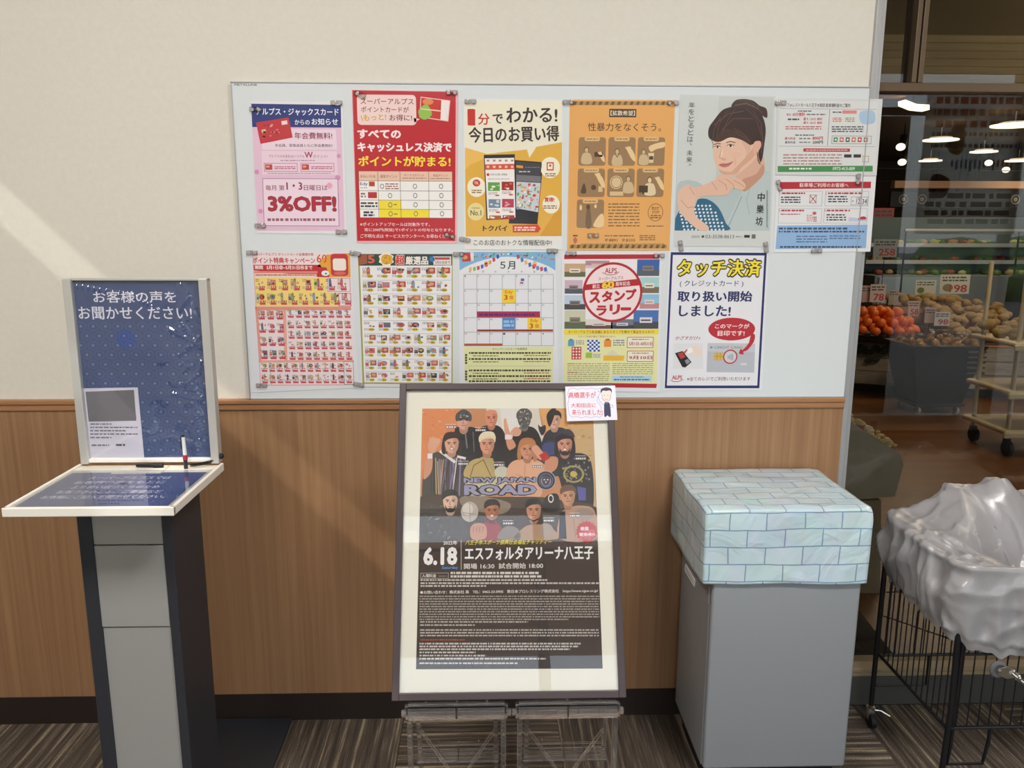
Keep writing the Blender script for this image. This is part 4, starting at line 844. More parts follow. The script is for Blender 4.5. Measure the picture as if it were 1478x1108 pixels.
# backboard
bz0, bz1 = 1.004, 1.452
bb = MB()
bx = (-1.000, -.664)
kp(MB().box(bx[0]+.004, bx[1]-.004, -.448, -.436, bz0, bz1-.003), 'backboard', M_greyp)
kp(MB().box(bx[0], bx[0]+.020, -.462, -.436, bz0-.004, bz1, .002), 'side_rail', M_alu2)
kp(MB().box(bx[1]-.020, bx[1], -.462, -.436, bz0-.004, bz1, .002), 'side_rail', M_alu2)
kp(MB().box(bx[0], bx[1], -.456, -.4365, bz1-.005, bz1+.001, .001), 'top_rail', M_alu2)
kp(MB().box(bx[0]+.02, bx[1]-.02, -.462, -.448, bz0, bz0+.010, .002), 'bottom_rail', M_white)
G = ((0, 380), 2.917)
s = Sheet((0, -.4484, 0), (1, 0, 0), (0, -1, 0), *G, dl=.00014)
s.raw([(-.982, 1.008), (-.682, 1.008), (-.682, 1.448), (-.982, 1.448)], [(0, 1, 2, 3)], '42547c', 0)
R = random.Random(8)
u0, u1, v0, v1 = s.box(290, 250, 885, 826)
for j in range(15):
    for i in range(11):
        cx, cy = 340+i*52+(26 if j % 2 else 0), 265+j*40
        if cx < 880 and cy < 820: s.star(cx, cy, 9, .3, 6, '8092b8', .6); s.ring(cx, cy, 22, 18, 1.6, '5f76a4', .6, 12)
s.ell(528, 320, 42, 40, '2f4f94', .4)
s.text('お客様の声を', 392, 116, 742, 166, 'f0f0f6', 2, .012).text('お聞かせください!', 330, 182, 808, 236, 'f0f0f6', 2, .012)
s.build('blue_print', k)
s = Sheet((0, -.4492, 0), (1, 0, 0), (0, -1, 0), *G, dl=.00010)
s.poly([(352, 528), (580, 524), (608, 824), (376, 826)], 'dcdae4', 3)
s.poly([(360, 540), (564, 532), (574, 662), (374, 666)], '6e6d70', 4).poly([(360, 540), (480, 536), (574, 640), (574, 662), (374, 666)], '77767a', 4.4)
for i, y in enumerate((676, 690, 704, 718, 733)): s.dash(380, y-5, 580 if i % 2 else 470+60*(i == 2), y+5, 1, '6a6878', 4, h=.5)
s.dash(386, 760, 460, 770, 1, '6a6878', 4, h=.6).dash(488, 758, 532, 770, 1, '4a4858', 4, h=.7)
s.build('notice_sheet', k, [[(352, 526), (580, 522), (608, 826), (376, 828)], 'dcdae4'])
# loose clear film in front of the print, crumpled towards its right side
fm = bmesh.new(); NX, NZ = 130, 170
def crv(pts):
    q = [Vector((at(G[0][0]+x/G[1], G[0][1]+y/G[1], -.452).x, at(G[0][0]+x/G[1], G[0][1]+y/G[1], -.452).z)) for x, y in pts]; out = []
    for a, b in zip(q, q[1:]):
        for i in range(5): out.append(a.lerp(b, i/5))
    return out+[q[-1]]
FOLDS = [crv(p) for p in ([(738, 504), (800, 498), (838, 462), (848, 410)], [(775, 420), (792, 436), (778, 452)], [(730, 547), (790, 552), (852, 562)], [(578, 684), (640, 706), (664, 690), (652, 640), (660, 606)], [(716, 276), (760, 300), (806, 324)], [(760, 236), (800, 300), (846, 350)], [(760, 380), (820, 330), (850, 300)], [(640, 740), (720, 716), (800, 730)], [(780, 600), (820, 590), (850, 640)], [(300, 90), (420, 110), (560, 130), (640, 180)], [(760, 90), (800, 140), (770, 180)], [(830, 640), (850, 700), (840, 760)])]
gr = []
for j in range(NZ+1):
    row = []
    for i in range(NX+1):
        u, v = i/NX, j/NZ
        x = bx[0]+.022+u*(bx[1]-bx[0]-.044); z = bz0+.011+v*(bz1-bz0-.018)
        wgt = .15+.85*max(0, min(1, (u-.5)*2.4)); ed = min(1, u*8, (1-u)*8, v*8, (1-v)*8)
        n = noise.ridged_multi_fractal(Vector((x*14, z*16, 3.1)), .9, 2.1, 3, 1, 2)*.5
        n2 = math.sin(x*34+z*52+4*noise.noise(Vector((x*9, z*9, 1))))
        fd = 0
        for cvx in FOLDS:
            dm = min((c_.x-x)**2+(c_.y-z)**2 for c_ in cvx)
            if dm < .0004: fd += .0050*math.exp(-dm/.000020)
        row.append(fm.verts.new((x, -.4545-fd-ed*wgt*(.0060*n+.0034*n2), z)))
    gr.append(row)
for j in range(NZ):
    for i in range(NX): fm.faces.new((gr[j][i], gr[j][i+1], gr[j+1][i+1], gr[j+1][i]))
mb = MB(); mb.b.free(); mb.b = fm
kp(mb, 'clear_film', pane('crumpled_film', 'f6f6fa', 1.9, rough=.04), smooth=True)
# things on the kiosk shelf
o = MB().box(-.058, .058, -.030, .030, 0, .0012, .0004).build('paper_slip', mat('slip_paper', 'ddd9cc', .7), label='blank white paper slip lying at the back of the kiosk shelf', cat='paper'); o.location = (-.842, -.494, zs-.0024); o.rotation_euler = (0, 0, math.radians(1.5))
t = thing('marker_pen', 'short black capped marker lying on the paper slip of the kiosk shelf', 'pen', (-.828, -.478, zs+.0045))
MB().cyl((-.030, 0, 0), (.012, 0, 0), .0038, .0045, 12).build('barrel', M_black, t, smooth=True)
MB().cyl((.012, 0, 0), (.034, 0, 0), .0056, .005, 12).build('cap', M_rubber, t, smooth=True)
t = thing('ballpoint_pen', 'upright clear and red ballpoint pen standing in a holder on the kiosk shelf', 'pen', (-.737, -.484, zs-.002))
MB().cyl((0, 0, 0), (0, 0, .027), .0048, n=14).build('pen_holder', mat('dark_holder', '2c2a33', .4), t, smooth=True)
MB().cyl((0, 0, .022), (0, .001, .034), .0058, n=14).build('grip', mat('red_grip', 'a02c3c', .4), t, smooth=True)
MB().cyl((0, .001, .034), (-.003, .004, .078), .0046, n=14).build('barrel', mat('pen_clear', 'dadbe0', .2), t, smooth=True)
MB().cyl((-.003, .004, .078), (-.0035, .005, .083), .0036, n=12).box(-.008, -.006, -.002, .001, .05, .08).build('clip', mat('pen_black', '25242c', .4), t, smooth=True)
pts = []
A0, A1 = Vector((-.728, -.478, zs+.004)), Vector((-.661, -.452, zs+.017))
for i in range(260):
    f = i/259; a = f*30*2*math.pi; c = A0.lerp(A1, f)+Vector((0, 0, -.004*math.sin(math.pi*f)))
    pts.append(c+Vector((0, math.cos(a), math.sin(a)))*.0034)
t = MB().tube(pts, .0009, 5); t.sph((-.661, -.453, zs+.02), .007).build('coiled_cord', M_rubber, smooth=True, label='black coiled cord tying the upright pen to the right edge of the kiosk', cat='cord')

# ------------------------------------------------------------------ framed event poster leaning on two clear stands
bot = Vector((0, -.685, .493)); top = Vector((0, -.3626, 1.178)); Vd = (top-bot).normalized(); Nd = Vector((1, 0, 0)).cross(Vd).normalized()
FW, FH = .545, .757; cxf = .046
fr = thing('framed_poster', 'large dark framed wrestling event poster with cream mat leaning back on clear stands', 'framed poster', (cxf, bot.y, bot.z))
rotF = Matrix((Vector((1, 0, 0)), Vd, Nd)).transposed().to_4x4()      # local x right, y up the frame, z out
def fp(mb, name, m, parent=fr, **t):
    bmesh.ops.transform(mb.b, matrix=rotF, verts=mb.b.verts); return mb.build(name, m, parent, **t)
M_fr = mat('dark_brown_frame', '45383a', .38)
h = FW/2; bw = .0165
fp(MB().box(-h, -h+bw, 0, FH, -.014, .012, .0015), 'frame_side', M_fr)
fp(MB().box(h-bw, h, 0, FH, -.014, .012, .0015), 'frame_side', M_fr)
fp(MB().box(-h+bw, h-bw, 0, bw, -.014, .0118, .0015), 'frame_side', M_fr)
fp(MB().box(-h+bw, h-bw, FH-bw, FH, -.014, .0118, .0015), 'frame_side', M_fr)
fp(MB().box(-h+.006, h-.006, .006, FH-.006, -.016, -.006), 'backing', mat('backing_board', '6a5a48', .8))
fp(MB().box(-h+.012, h-.012, .012, FH-.012, -.006, .001), 'mat_board', mat('cream_mat', 'eeebdc', .7))
fp(MB().box(-h+bw-.002, h-bw+.002, bw-.002, FH-bw+.002, .0060, .0072), 'glazing', pane('acrylic_glazing', 'fafafa', 1.5))
H1 = ((560, 540), 3.957)
s = Sheet((0, bot.y, bot.z), (1, 0, 0), Nd, *H1, dl=.00010)
s.o = s.o + s.n*.0012
s.clip_to([(196, 196), (1170, 194), (1226, 1680), (160, 1684)])
s.poly([(196, 196), (1170, 194), (1226, 1680), (160, 1684)], '3a302c', 0)
s.poly([(196, 196), (1170, 194), (1196, 930), (178, 934)], 'c78a62', .6)
s.poly([(196, 196), (420, 195), (400, 400), (186, 640)], 'dd8a58', 1).poly([(186, 640), (300, 500), (420, 520), (420, 700), (182, 760)], 'c88a5c', 1)
s.poly([(560, 194), (860, 194), (900, 420), (600, 420)], 'd8d0c4', 1).poly([(860, 194), (1170, 194), (1180, 420), (900, 320)], 'dca468', 1.2).poly([(1020, 300), (1175, 300), (1190, 900), (1100, 800)], 'c9a878', 1.4)
s.poly([(640, 194), (780, 194), (740, 400), (660, 400)], 'e0dcd6', 1.5).poly([(400, 480), (720, 480), (860, 640), (400, 720)], 'cdbf9c', 1.3)
R = random.Random(21)
for i in range(50): s.ell(R.uniform(200, 420), R.uniform(200, 480), R.uniform(3, 9), R.uniform(2, 6), R.choice(['e09a68', 'cc7648', 'e8b088']), 1.6, 8)
for i in range(40): s.ell(R.uniform(1010, 1165), R.uniform(280, 620), R.uniform(4, 12), R.uniform(3, 8), R.choice(['d8b684', 'c29a68', 'b88a5c']), 1.7, 8)
s.poly([(180, 840), (1192, 836), (1198, 1000), (176, 1000)], '453832', 1.8)
def head(x, y, r, skin='d9a184', hair='2a2220', L=4, style='short', turn=0, beard=False, mouth=False):
    s.ell(x, y+r*1.05, r*.5, r*.55, '%02x%02x%02x' % tuple(int(int(skin[i:i+2], 16)*.82) for i in (0, 2, 4)), L-.3)
    if style == 'long': s.blob([(x-r*1.05, y-r*.4), (x-r*.6, y-r*1.25), (x+r*.6, y-r*1.25), (x+r*1.08, y-r*.3), (x+r*1.15, y+r*1.1), (x+r*.7, y+r*1.3), (x+r*.5, y), (x-r*.5, y), (x-r*.75, y+r*1.2), (x-r*1.15, y+r*.9)], hair, L-.1)
    s.blob([(x-r*.78, y-r*.5), (x-r*.5, y-r), (x+r*.5, y-r), (x+r*.78, y-r*.5), (x+r*.72, y+r*.45), (x+r*.36, y+r*1.02), (x-r*.3, y+r*1.02), (x-r*.72, y+r*.45)], skin, L)
    s.blob([(x+r*(.15+turn), y-r*.5), (x+r*.78, y-r*.45), (x+r*.7, y+r*.45), (x+r*.36, y+r*1.0), (x+r*.1, y+r*.9), (x+r*.4, y+r*.2)], '%02x%02x%02x' % tuple(int(int(skin[i:i+2], 16)*.88) for i in (0, 2, 4)), L+.2)
    if style in ('short', 'long'): s.blob([(x-r*.84, y-r*.2), (x-r*.9, y-r*.75), (x-r*.5, y-r*1.22), (x+r*.4, y-r*1.28), (x+r*.9, y-r*.8), (x+r*.86, y-r*.15), (x+r*.66, y-r*.55), (x+r*.2, y-r*.62), (x-r*.4, y-r*.5)], hair, L+.4)
    if style == 'mask':
        s.blob([(x-r*.85, y+r*.1), (x-r*.85, y-r*.7), (x, y-r*1.25), (x+r*.85, y-r*.7), (x+r*.85, y+r*.1), (x+r*.2, y-r*.02), (x-r*.2, y-r*.02)], hair, L+.4)
        for i in range(9): s.ell(x+R.uniform(-.6, .6)*r, y-R.uniform(.2, 1.0)*r, r*.12, r*.1, R.choice(['8a8a86', 'b0aea8', '3a3a3c']), L+.6, 6)
    for sx in (-1, 1):
        s.line([(x+r*(sx*.5+turn), y-r*.16), (x+r*(sx*.16+turn), y-r*.12)], r*.10, '3a2620', L+.6); s.ell(x+r*(sx*.32+turn), y+r*.02, r*.13, r*.06, '2a1c1a', L+.7, 8)
    s.line([(x+r*turn, y), (x+r*(turn-.1), y+r*.34), (x+r*(turn+.08), y+r*.36)], r*.07, '9a6450', L+.6)
    if mouth: s.ell(x+r*turn, y+r*.58, r*.22, r*.14, 'e8d8d0', L+.7, 10).ring(x+r*turn, y+r*.58, r*.25, r*.17, r*.06, '7a3830', L+.75, 12)
    else: s.line([(x+r*(turn-.2), y+r*.6), (x+r*(turn+.2), y+r*.58)], r*.08, '8a4438', L+.7)
    if beard: s.blob([(x-r*.6, y+r*.4), (x-r*.3, y+r*.78), (x, y+r*.7), (x+r*.3, y+r*.78), (x+r*.62, y+r*.4), (x+r*.4, y+r*1.15), (x-r*.36, y+r*1.15)], '2c2220', L+.5)
# back row
s.blob([(378, 330), (420, 300), (500, 306), (530, 350), (536, 560), (360, 560)], '26272b', 2); s.line([(440, 320), (452, 420)], 8, '7a7a78', 2.5).line([(486, 330), (492, 440)], 5, '6a6a68', 2.5)
head(432, 262, 50, 'd9a48c', '4a4c4e', 3, 'mask'); s.line([(382, 300), (388, 330)], 6, '1e1e22', 3.4)
s.blob([(520, 330), (570, 292), (640, 300), (680, 380), (700, 560), (500, 560)], '232226', 2.2); head(590, 250, 44, 'd98e70', 'c08060', 3, 'bald')
s.blob([(662, 262), (674, 256), (692, 320), (706, 352), (674, 352), (664, 310)], 'd89a7c', 3).line([(672, 256), (678, 310)], 10, 'e0a488', 3.2).rect(668, 344, 704, 372, 'ecdcdc', 3.6).blob([(674, 370), (706, 366), (730, 410), (690, 430)], 'd29474', 3)
s.blob([(716, 340), (770, 300), (840, 310), (880, 400), (880, 560), (700, 560)], '2a2426', 2.3); head(778, 250, 48, '8a8480', '55524f', 3, 'mask'); s.ell(778, 252, 38, 58, '5a5754', 3.9)
for i in range(34): s.ell(778+R.uniform(-30, 30), 252+R.uniform(-50, 50), 4, 5, R.choice(['9a9690', 'c2beb6', '2c2a2a', '7a7672']), 4.2, 6)
s.blob([(700, 330), (730, 300), (762, 320), (750, 350), (716, 352)], 'd8a084', 3.2)
s.blob([(858, 286), (872, 300), (898, 290), (900, 320), (880, 350), (862, 320)], '2c2c30', 3.4)
s.blob([(880, 380), (930, 312), (1010, 310), (1050, 380), (1060, 560), (860, 560)], '30323c', 2.4); head(950, 262, 44, 'dcab92', '241f20', 3, 'short'); s.blob([(905, 240), (930, 200), (960, 196), (925, 300)], '241f20', 3.6)
s.blob([(886, 400), (950, 390), (960, 450), (890, 460)], '3c4878', 3)
# middle row
s.blob([(230, 470), (330, 440), (420, 480), (440, 640), (400, 760), (220, 760), (196, 620)], '4a4440', 3.6)
for i in range(16): x = 250+i*11; s.line([(x, 470+R.uniform(0, 30)), (x-R.uniform(-10, 40), 700)], R.uniform(3, 8), R.choice(['c9a870', '8a7cae', '2a282c', 'b8a078', '7a6a8a', 'd8d0c8']), 3.8)
s.line([(300, 440), (340, 470), (380, 500)], 16, 'e6e0dc', 4).line([(400, 470), (440, 480)], 14, 'e6e0dc', 4)
s.blob([(228, 400), (250, 360), (300, 380), (280, 420), (262, 450), (236, 440)], 'dca68a', 4).rect(226, 452, 254, 482, 'e8e0e0', 4.2).blob([(222, 480), (254, 480), (246, 560), (204, 600), (206, 540)], 'd09878', 4)
for a in range(4): s.line([(246+a*12, 392), (240+a*18, 358+abs(a-1)*6)], 9, 'e0ac90', 4.3)
head(364, 396, 50, 'deaa8e', '3a2c28', 4.4, 'long', mouth=True)
s.poly([(480, 500), (540, 470), (600, 480), (620, 590), (440, 590)], 'b3a06a', 4.2).blob([(440, 590), (456, 510), (530, 480), (580, 540), (596, 600)], 'bda56a', 4.4); s.line([(470, 585), (490, 520), (545, 488), (590, 585)], 5, '6a5a34', 4.7).ell(650, 560, 42, 36, 'c8c6b4', 4.3)
head(566, 398, 52, 'd99a7c', 'e0d0b0', 5, 'short'); s.blob([(520, 372), (540, 332), (600, 330), (615, 370), (580, 352)], 'e6dabc', 5.6)
s.blob([(676, 590), (690, 520), (740, 488), (850, 490), (900, 530), (880, 590), (868, 700), (720, 700)], 'dda888', 4.5); s.line([(784, 510), (780, 600)], 3, 'b87c60', 4.8).line([(730, 570), (770, 584)], 3, 'b87c60', 4.8)
head(796, 430, 50, 'd29274', 'b87c4c', 5.2, 'long'); s.blob([(820, 420), (850, 405), (880, 440), (900, 460), (870, 490), (836, 450)], 'dba184', 6.4).poly([(862, 462), (900, 440), (926, 478), (888, 500)], 'b8302e', 6.6).blob([(896, 500), (930, 470), (970, 480), (960, 540), (900, 570)], 'cf9070', 6)
s.blob([(960, 520), (1000, 470), (1100, 450), (1160, 500), (1176, 700), (1150, 780), (1010, 780), (990, 640)], '2a2a30', 5)
for i in range(60): s.ell(R.uniform(1000, 1150), R.uniform(480, 620), R.uniform(3, 8), R.uniform(3, 8), R.choice(['5a5c64', '8a8a92', '3a3e52', 'a09a60', '6a6a74']), 5.3, 6)
s.ring(1060, 570, 60, 50, 12, 'a8985a', 5.5).ell(1060, 570, 20, 18, 'c8b060', 5.6).poly([(1080, 640), (1130, 650), (1130, 720), (1090, 720)], '5a58a0', 5.5)
head(1010, 400, 52, 'd2967a', '2c2428', 5.8, 'long', beard=True, mouth=True); s.blob([(950, 360), (980, 320), (1040, 316), (1066, 360), (1000, 340)], '3a3c48', 6.6)
# front row
s.blob([(186, 700), (330, 690), (420, 694), (640, 700), (860, 700), (1000, 720), (1190, 760), (1196, 940), (178, 940)], '4a3c34', 5.95)
s.blob([(420, 700), (560, 700), (700, 740), (640, 800), (440, 760)], '8a7a68', 6.0)
s.blob([(182, 760), (240, 730), (300, 760), (330, 800), (420, 830), (440, 940), (180, 940)], '4c4440', 6)
for i in range(40): s.line([(a := R.uniform(186, 400), b := R.uniform(740, 930)), (a+R.uniform(-30, 30), b+R.uniform(-10, 24))], R.uniform(2, 5), R.choice(['7a706a', '2a2624', '96908a', '5a524c']), 6.3)
head(356, 725, 52, 'e0b8a2', '28221f', 6.8, 'short', beard=True)
s.ell(466, 785, 50, 58, 'b9aea4', 6.6); s.ell(456, 770, 30, 34, 'd6cec4', 6.9); s.line([(430, 790), (500, 800)], 3, '8a7e74', 7).line([(466, 735), (470, 840)], 3, '8a7e74', 7)
s.blob([(540, 860), (570, 840), (630, 850), (660, 940), (520, 940)], '9a3038', 6.7).blob([(470, 880), (500, 850), (550, 856), (566, 900), (550, 940), (480, 940)], 'c49078', 7.4)
for a in range(4): s.line([(490+a*18, 870), (486+a*18, 900)], 3, '8a5444', 7.8)
head(594, 778, 50, 'b47454', '1f1a1a', 7, 'short', mouth=True, beard=False); s.line([(566, 828), (594, 840), (622, 828)], 7, '2a1c18', 7.8)
s.blob([(640, 900), (680, 866), (740, 880), (752, 940), (630, 940)], '8a8078', 6.8)
s.blob([(730, 940), (770, 880), (820, 858), (920, 868), (970, 940)], 'b29072', 6.8); s.ell(900, 890, 44, 40, 'a89484', 7.1)
head(832, 775, 52, 'c98e70', '1e1a1a', 7.2, 'short', beard=False); s.line([(806, 826), (832, 838), (858, 826)], 7, '2a1c18', 8)
s.blob([(980, 940), (986, 800), (1040, 760), (1110, 750), (1180, 780), (1190, 940)], 'b8927a', 6.6).poly([(980, 790), (1012, 780), (1020, 940), (976, 940)], '241f20', 7).ell(1120, 800, 54, 36, 'a08c80', 7); s.line([(1060, 820), (1070, 930)], 3, '8a6450', 7.2)
head(1028, 696, 50, 'cb9676', '6a503e', 7.4, 'short')
s.blob([(900, 700), (960, 680), (980, 720), (970, 780), (880, 780)], '1f1d1f', 6.4).ring(930, 710, 16, 24, 5, 'e0dcd8', 6.9, 16)
for x, y in ((330, 300), (498, 318), (400, 510), (604, 516), (824, 526), (1070, 480), (656, 850), (888, 834), (1036, 806)): s.dash(x, y-18, x+60, y-10, 1, 'd8d0c8', 8.4).rect(x, y-6, x+62, y+8, '706a74', 8).dash(x+3, y-4, x+58, y+7, 1, 'ece8e4', 8.4, h=.8, w=(.5, 1))
s.text('NEW JAPAN', 432, 590, 844, 626, '9a98b4', 9.6, .045, edge='1e1a22', ew=.09).text('ROAD', 434, 632, 848, 688, '9a98b4', 9.6, .05, edge='1e1a22', ew=.07)
s.f = [f for f in s.f]; 
s.ell(902, 606, 56, 56, '2b2c36', 9).ring(902, 606, 56, 56, 5, 'a8a6b4', 9.3).ring(902, 606, 40, 40, 3, '8a88a0', 9.3).ell(902, 608, 30, 32, '9694a6', 9.5)
s.blob([(880, 590), (902, 576), (926, 590), (920, 625), (902, 636), (884, 625)], '4a4a58', 9.7).ell(893, 602, 5, 4, 'd8d6e0', 9.9, 8).ell(912, 602, 5, 4, 'd8d6e0', 9.9, 8).poly([(896, 612), (908, 612), (902, 624)], 'c8c6d4', 9.9)
s.star(1135, 900, 64, .86, 18, 'bd2b2c', 9).text('絶賛', 1100, 870, 1146, 892, 'f2dedc', 9.6, .03).text('発売中!!', 1090, 904, 1180, 926, 'f2dedc', 9.6, .03)
s.text('2022年', 316, 950, 396, 974, 'ece6e0', 9.4, .02).text('6.18', 202, 988, 396, 1088, 'f2eeec', 9.4, .045).text('Saturday', 308, 1096, 400, 1116, '4f94d8', 9.4, .03)
s.line([(418, 948), (418, 1114)], 4, 'b8b0ac', 9)
s.text('八王子市スポーツ振興社会福祉チャリティー', 440, 944, 936, 972, 'd8c83c', 9.4, .03, shear=.3)
s.text('エスフォルタアリーナ八王子', 438, 982, 1174, 1060, 'f4f2f0', 9.4, .035)
s.text('開場 16:30  試合開始 18:00', 434, 1078, 886, 1110, 'ece6e0', 9.4, .01)
dy = 791.4   # second enlarged view starts 200 px lower
s.frame(186, 1134, 346, 1166, 2, 'c8c0b8', 9).text('入場料金', 194, 1140, 276, 1160, 'ece6e0', 9.4, .015).dash(290, 1148, 338, 1156, 1, '9a928c', 9.4)
s.dash(358, 1126, 862, 1142, 1, 'd8d0c8', 9.4, h=.8).dash(358, 1146, 876, 1162, 1, 'd8d0c8', 9.4, h=.8)
for y, xe in ((1174, 910), (1192, 1204), (1208, 560)): s.dash(186, y-6, xe, y+7, 1, 'c8c0b8', 9.4, h=.7)
s.text('●お問い合わせ：株式会社 髙　TEL：0463-23-0905　新日本プロレスリング株式会社　https://www.njpw.co.jp/', 184, 1230, 1200, 1252, 'e8e2dc', 9.4, .015)
for j in range(10): s.dash(180, 1262+j*14.6, 1206 if j < 9 else 1030, 1273+j*14.6, 1, 'aaa29a', 9.4, h=.6, seed=j)
for y, xe in ((1414, 800), (1432, 500), (1460, 1204), (1476, 1204), (1492, 1204)): s.dash(184, y-7, xe, y+6, 1, 'bab2aa', 9.4, h=.6)
s.dash(186, 1510, 440, 1522, 1, 'b04438', 9.4, h=.6)
for y, xe in ((1538, 1100), (1554, 1090), (1570, 1040), (1588, 500), (1606, 560), (1624, 900), (1650, 740)): s.dash(180, y-7, xe, y+6, 1, 'ccc6c0', 9.4, h=.7)
o = s.build('event_print', fr)
# hand drawn card clipped to the frame's upper right corner
J = ((720, 540), 7.914)
s = Sheet((0, bot.y, bot.z), (1, 0, 0), Nd, *J, dl=.0001); s.o = s.o+s.n*.0135
cl = [(790, 190)]
cloud = [(800, 170), (850, 158), (900, 172), (950, 158), (1000, 170), (1060, 156), (1110, 172), (1160, 160), (1176, 200), (1150, 230), (1130, 262), (1120, 300), (1150, 340), (1170, 380), (1160, 430), (1190, 460), (1150, 492), (1100, 480), (1050, 496), (1000, 482), (940, 498), (890, 480), (840, 492), (805, 460), (796, 400), (788, 340), (800, 280), (786, 220), (800, 170)]
s.line(cloud, 4, '9a94b8', 1)
s.text('高橋選手が', 796, 204, 1108, 272, 'd23a3c', 2, .01).text('大和田店に', 824, 330, 1108, 380, 'd23a3c', 2, .01).text('来られました!', 834, 402, 1184, 466, 'd23a3c', 2, .01)
s.blob([(1176, 210), (1180, 170), (1225, 150), (1280, 168), (1286, 215), (1274, 290), (1225, 316), (1186, 290)], 'e6d8d2', 2).line([(1178, 220), (1180, 280), (1225, 316), (1272, 290), (1282, 220)], 3, '5a5460', 2.4)
s.blob([(1164, 216), (1168, 170), (1222, 150), (1284, 166), (1288, 216), (1272, 186), (1226, 190), (1186, 188)], '22203a', 3)
s.ell(1205, 240, 4, 5, '22203a', 3, 8).ell(1244, 240, 4, 5, '22203a', 3, 8).line([(1208, 284), (1226, 294), (1246, 280)], 3, '9a4a4a', 3)
s.blob([(1204, 336), (1230, 320), (1266, 336), (1280, 470), (1262, 486), (1240, 470), (1220, 486), (1204, 470)], '22244a', 3).line([(1214, 320), (1224, 336), (1240, 336), (1250, 320)], 4, '6a6470', 3.3)
s.line([(1134, 250), (1150, 300), (1180, 340), (1204, 350)], 4, '8a84a0', 2).line([(1262, 350), (1300, 350), (1306, 370), (1270, 386)], 4, '8a84a0', 2).line([(1096, 196), (1106, 214)], 5, '3a3650', 2).line([(1134, 188), (1146, 206)], 5, '3a3650', 2)
s.build('drawn_card', None, ([(758, 140), (1328, 128), (1354, 520), (778, 536)], 'e3e0ee'), thick=.0008, label='small hand drawn card with red handwriting and a cartoon man, on the frame corner', cat='card')

# two clear stands
M_clear = mat('clear_stand_acrylic', 'ffffff', .05, trans=.97, ior=1.38)
def stand(x0, x1, lab):
    w = x1-x0
    t = thing('acrylic_stand', lab, 'display stand', ((x0+x1)/2, -.62, 0), group='clear stands under the framed poster')
    def sp(mb, name, m=M_clear): return mb.build(name, m, t)
    h = w/2; yo = 0
    rl = MB().box(-h, h, -.080, -.068, .455, .486, .002).box(-h, h, -.082, -.050, .4535, .4575, .001)
    for i in range(1, 5): rl.box(-h+w*i/5-.001, -h+w*i/5+.001, -.082, -.052, .458, .487)
    rl.box(-.002, .002, -.084, -.05, .4525, .488); sp(rl, 'top_rail')
    for sx in (-1, 1):
        sp(MB().cyl((sx*(h+.008), -.076, .466), (sx*(h-.002), -.076, .466), .0085, n=14), 'hinge_knob')
        sp(MB().box(sx*(h-.010)-.006, sx*(h-.010)+.006, -.080, -.064, .012, .454, .002), 'front_leg')
        sp(MB().prism([(sx*(h-.028)-.005, -.064, .45), (sx*(h-.028)-.005, .062, .012), (sx*(h-.028)-.005, .078, .012), (sx*(h-.028)-.005, -.048, .45)], (.010, 0, 0)), 'rear_leg')
        sp(MB().box(sx*(h-.018)-.014, sx*(h-.018)+.014, -.086, .084, 0, .012, .003), 'foot')
    for i in (-1, 1): sp(MB().prism([(-i*(h-.03), -.034+.002*i, .385), (-i*(h-.03), -.034+.002*i, .399), (i*(h-.03), -.034+.002*i, .112), (i*(h-.03), -.034+.002*i, .098)], (0, .004, 0)), 'cross_brace')
    tr = MB().box(-h+.02, h-.02, -.030, .020, .300, .303)
    for i in range(5): tr.box(-h+.02+(w-.04)*i/4-.0008, -h+.02+(w-.04)*i/4+.0008, -.030, .045, .303, .310)
    for i in range(5): tr.box(-h+.02, h-.02, -.03+.016*i-.0008, -.03+.016*i+.0008, .303, .308)
    sp(tr, 'grid_tray')
    ed = MB().tube([(-h+.006, -.0865, .470), (-h+.006, -.0865, .4885), (-h+.012, -.0865, .4915), (h-.012, -.0865, .4915), (h-.006, -.0865, .4885), (h-.006, -.0865, .470)], .0011, 6)
    sp(ed, 'edge_cord', M_rubber)
    ld = MB().box(-h+.008, h-.008, -.090, -.084, .456, .497, .001).box(-h+.008, h-.008, -.09, -.04, .4875, .4915, .0005); sp(ld, 'ledge')
    return t
stand(-.196, .042, 'clear folding acrylic stand, left of the two under the framed poster')
stand(.060, .304, 'clear folding acrylic stand, right of the two under the framed poster')

# ------------------------------------------------------------------ bin with brick patterned cover
BX0, BX1, BY0, BY1, BZ0, BZ1 = .598, 1.004, -.394, -.060, .078, .70
b = thing('waste_bin', 'tall grey metal waste bin with recessed side handle, right of the framed poster', 'bin', ((BX0+BX1)/2, (BY0+BY1)/2, 0))
M_bin = mat('silver_grey_bin', '9a9ea3', .42, .25)
setp(MB().box(BX0, BX0+.008, BY0+.022, BY1, BZ0, BZ1, .002).box(BX1-.008, BX1, BY0+.022, BY1, BZ0, BZ1, .002).box(BX0, BX1, BY1-.008, BY1, BZ0, BZ1, .002).box(BX0+.006, BX1-.006, BY0+.03, BY1-.006, BZ0, BZ0+.01).build('body', M_bin), b)
setp(MB().box(BX0+.001, BX1, BY0, BY0+.020, BZ0, BZ1, .009, seg=4).build('door', M_bin, smooth=True), b)
hz = MB().box(BX0-.0020, BX0+.004, -.225, -.110, .548, .572, .006, seg=3)
setp(hz.build('side_handle', mat('pale_handle', 'd4d6d6', .4), smooth=True), b)
hz = MB().box(BX0-.003, BX0+.002, BY0+.020, BY0+.026, .57, .62, .001); setp(hz.build('hinge', M_alu), b)
setp(MB().box(BX0+.02, BX1-.02, BY0+.03, BY1-.02, .0, BZ0, .004).build('plinth', M_rubber), b)
CX0, CX1, CY0, CY1, CZ0, CZ1 = .566, 1.016, -.404, -.022, .640, .848
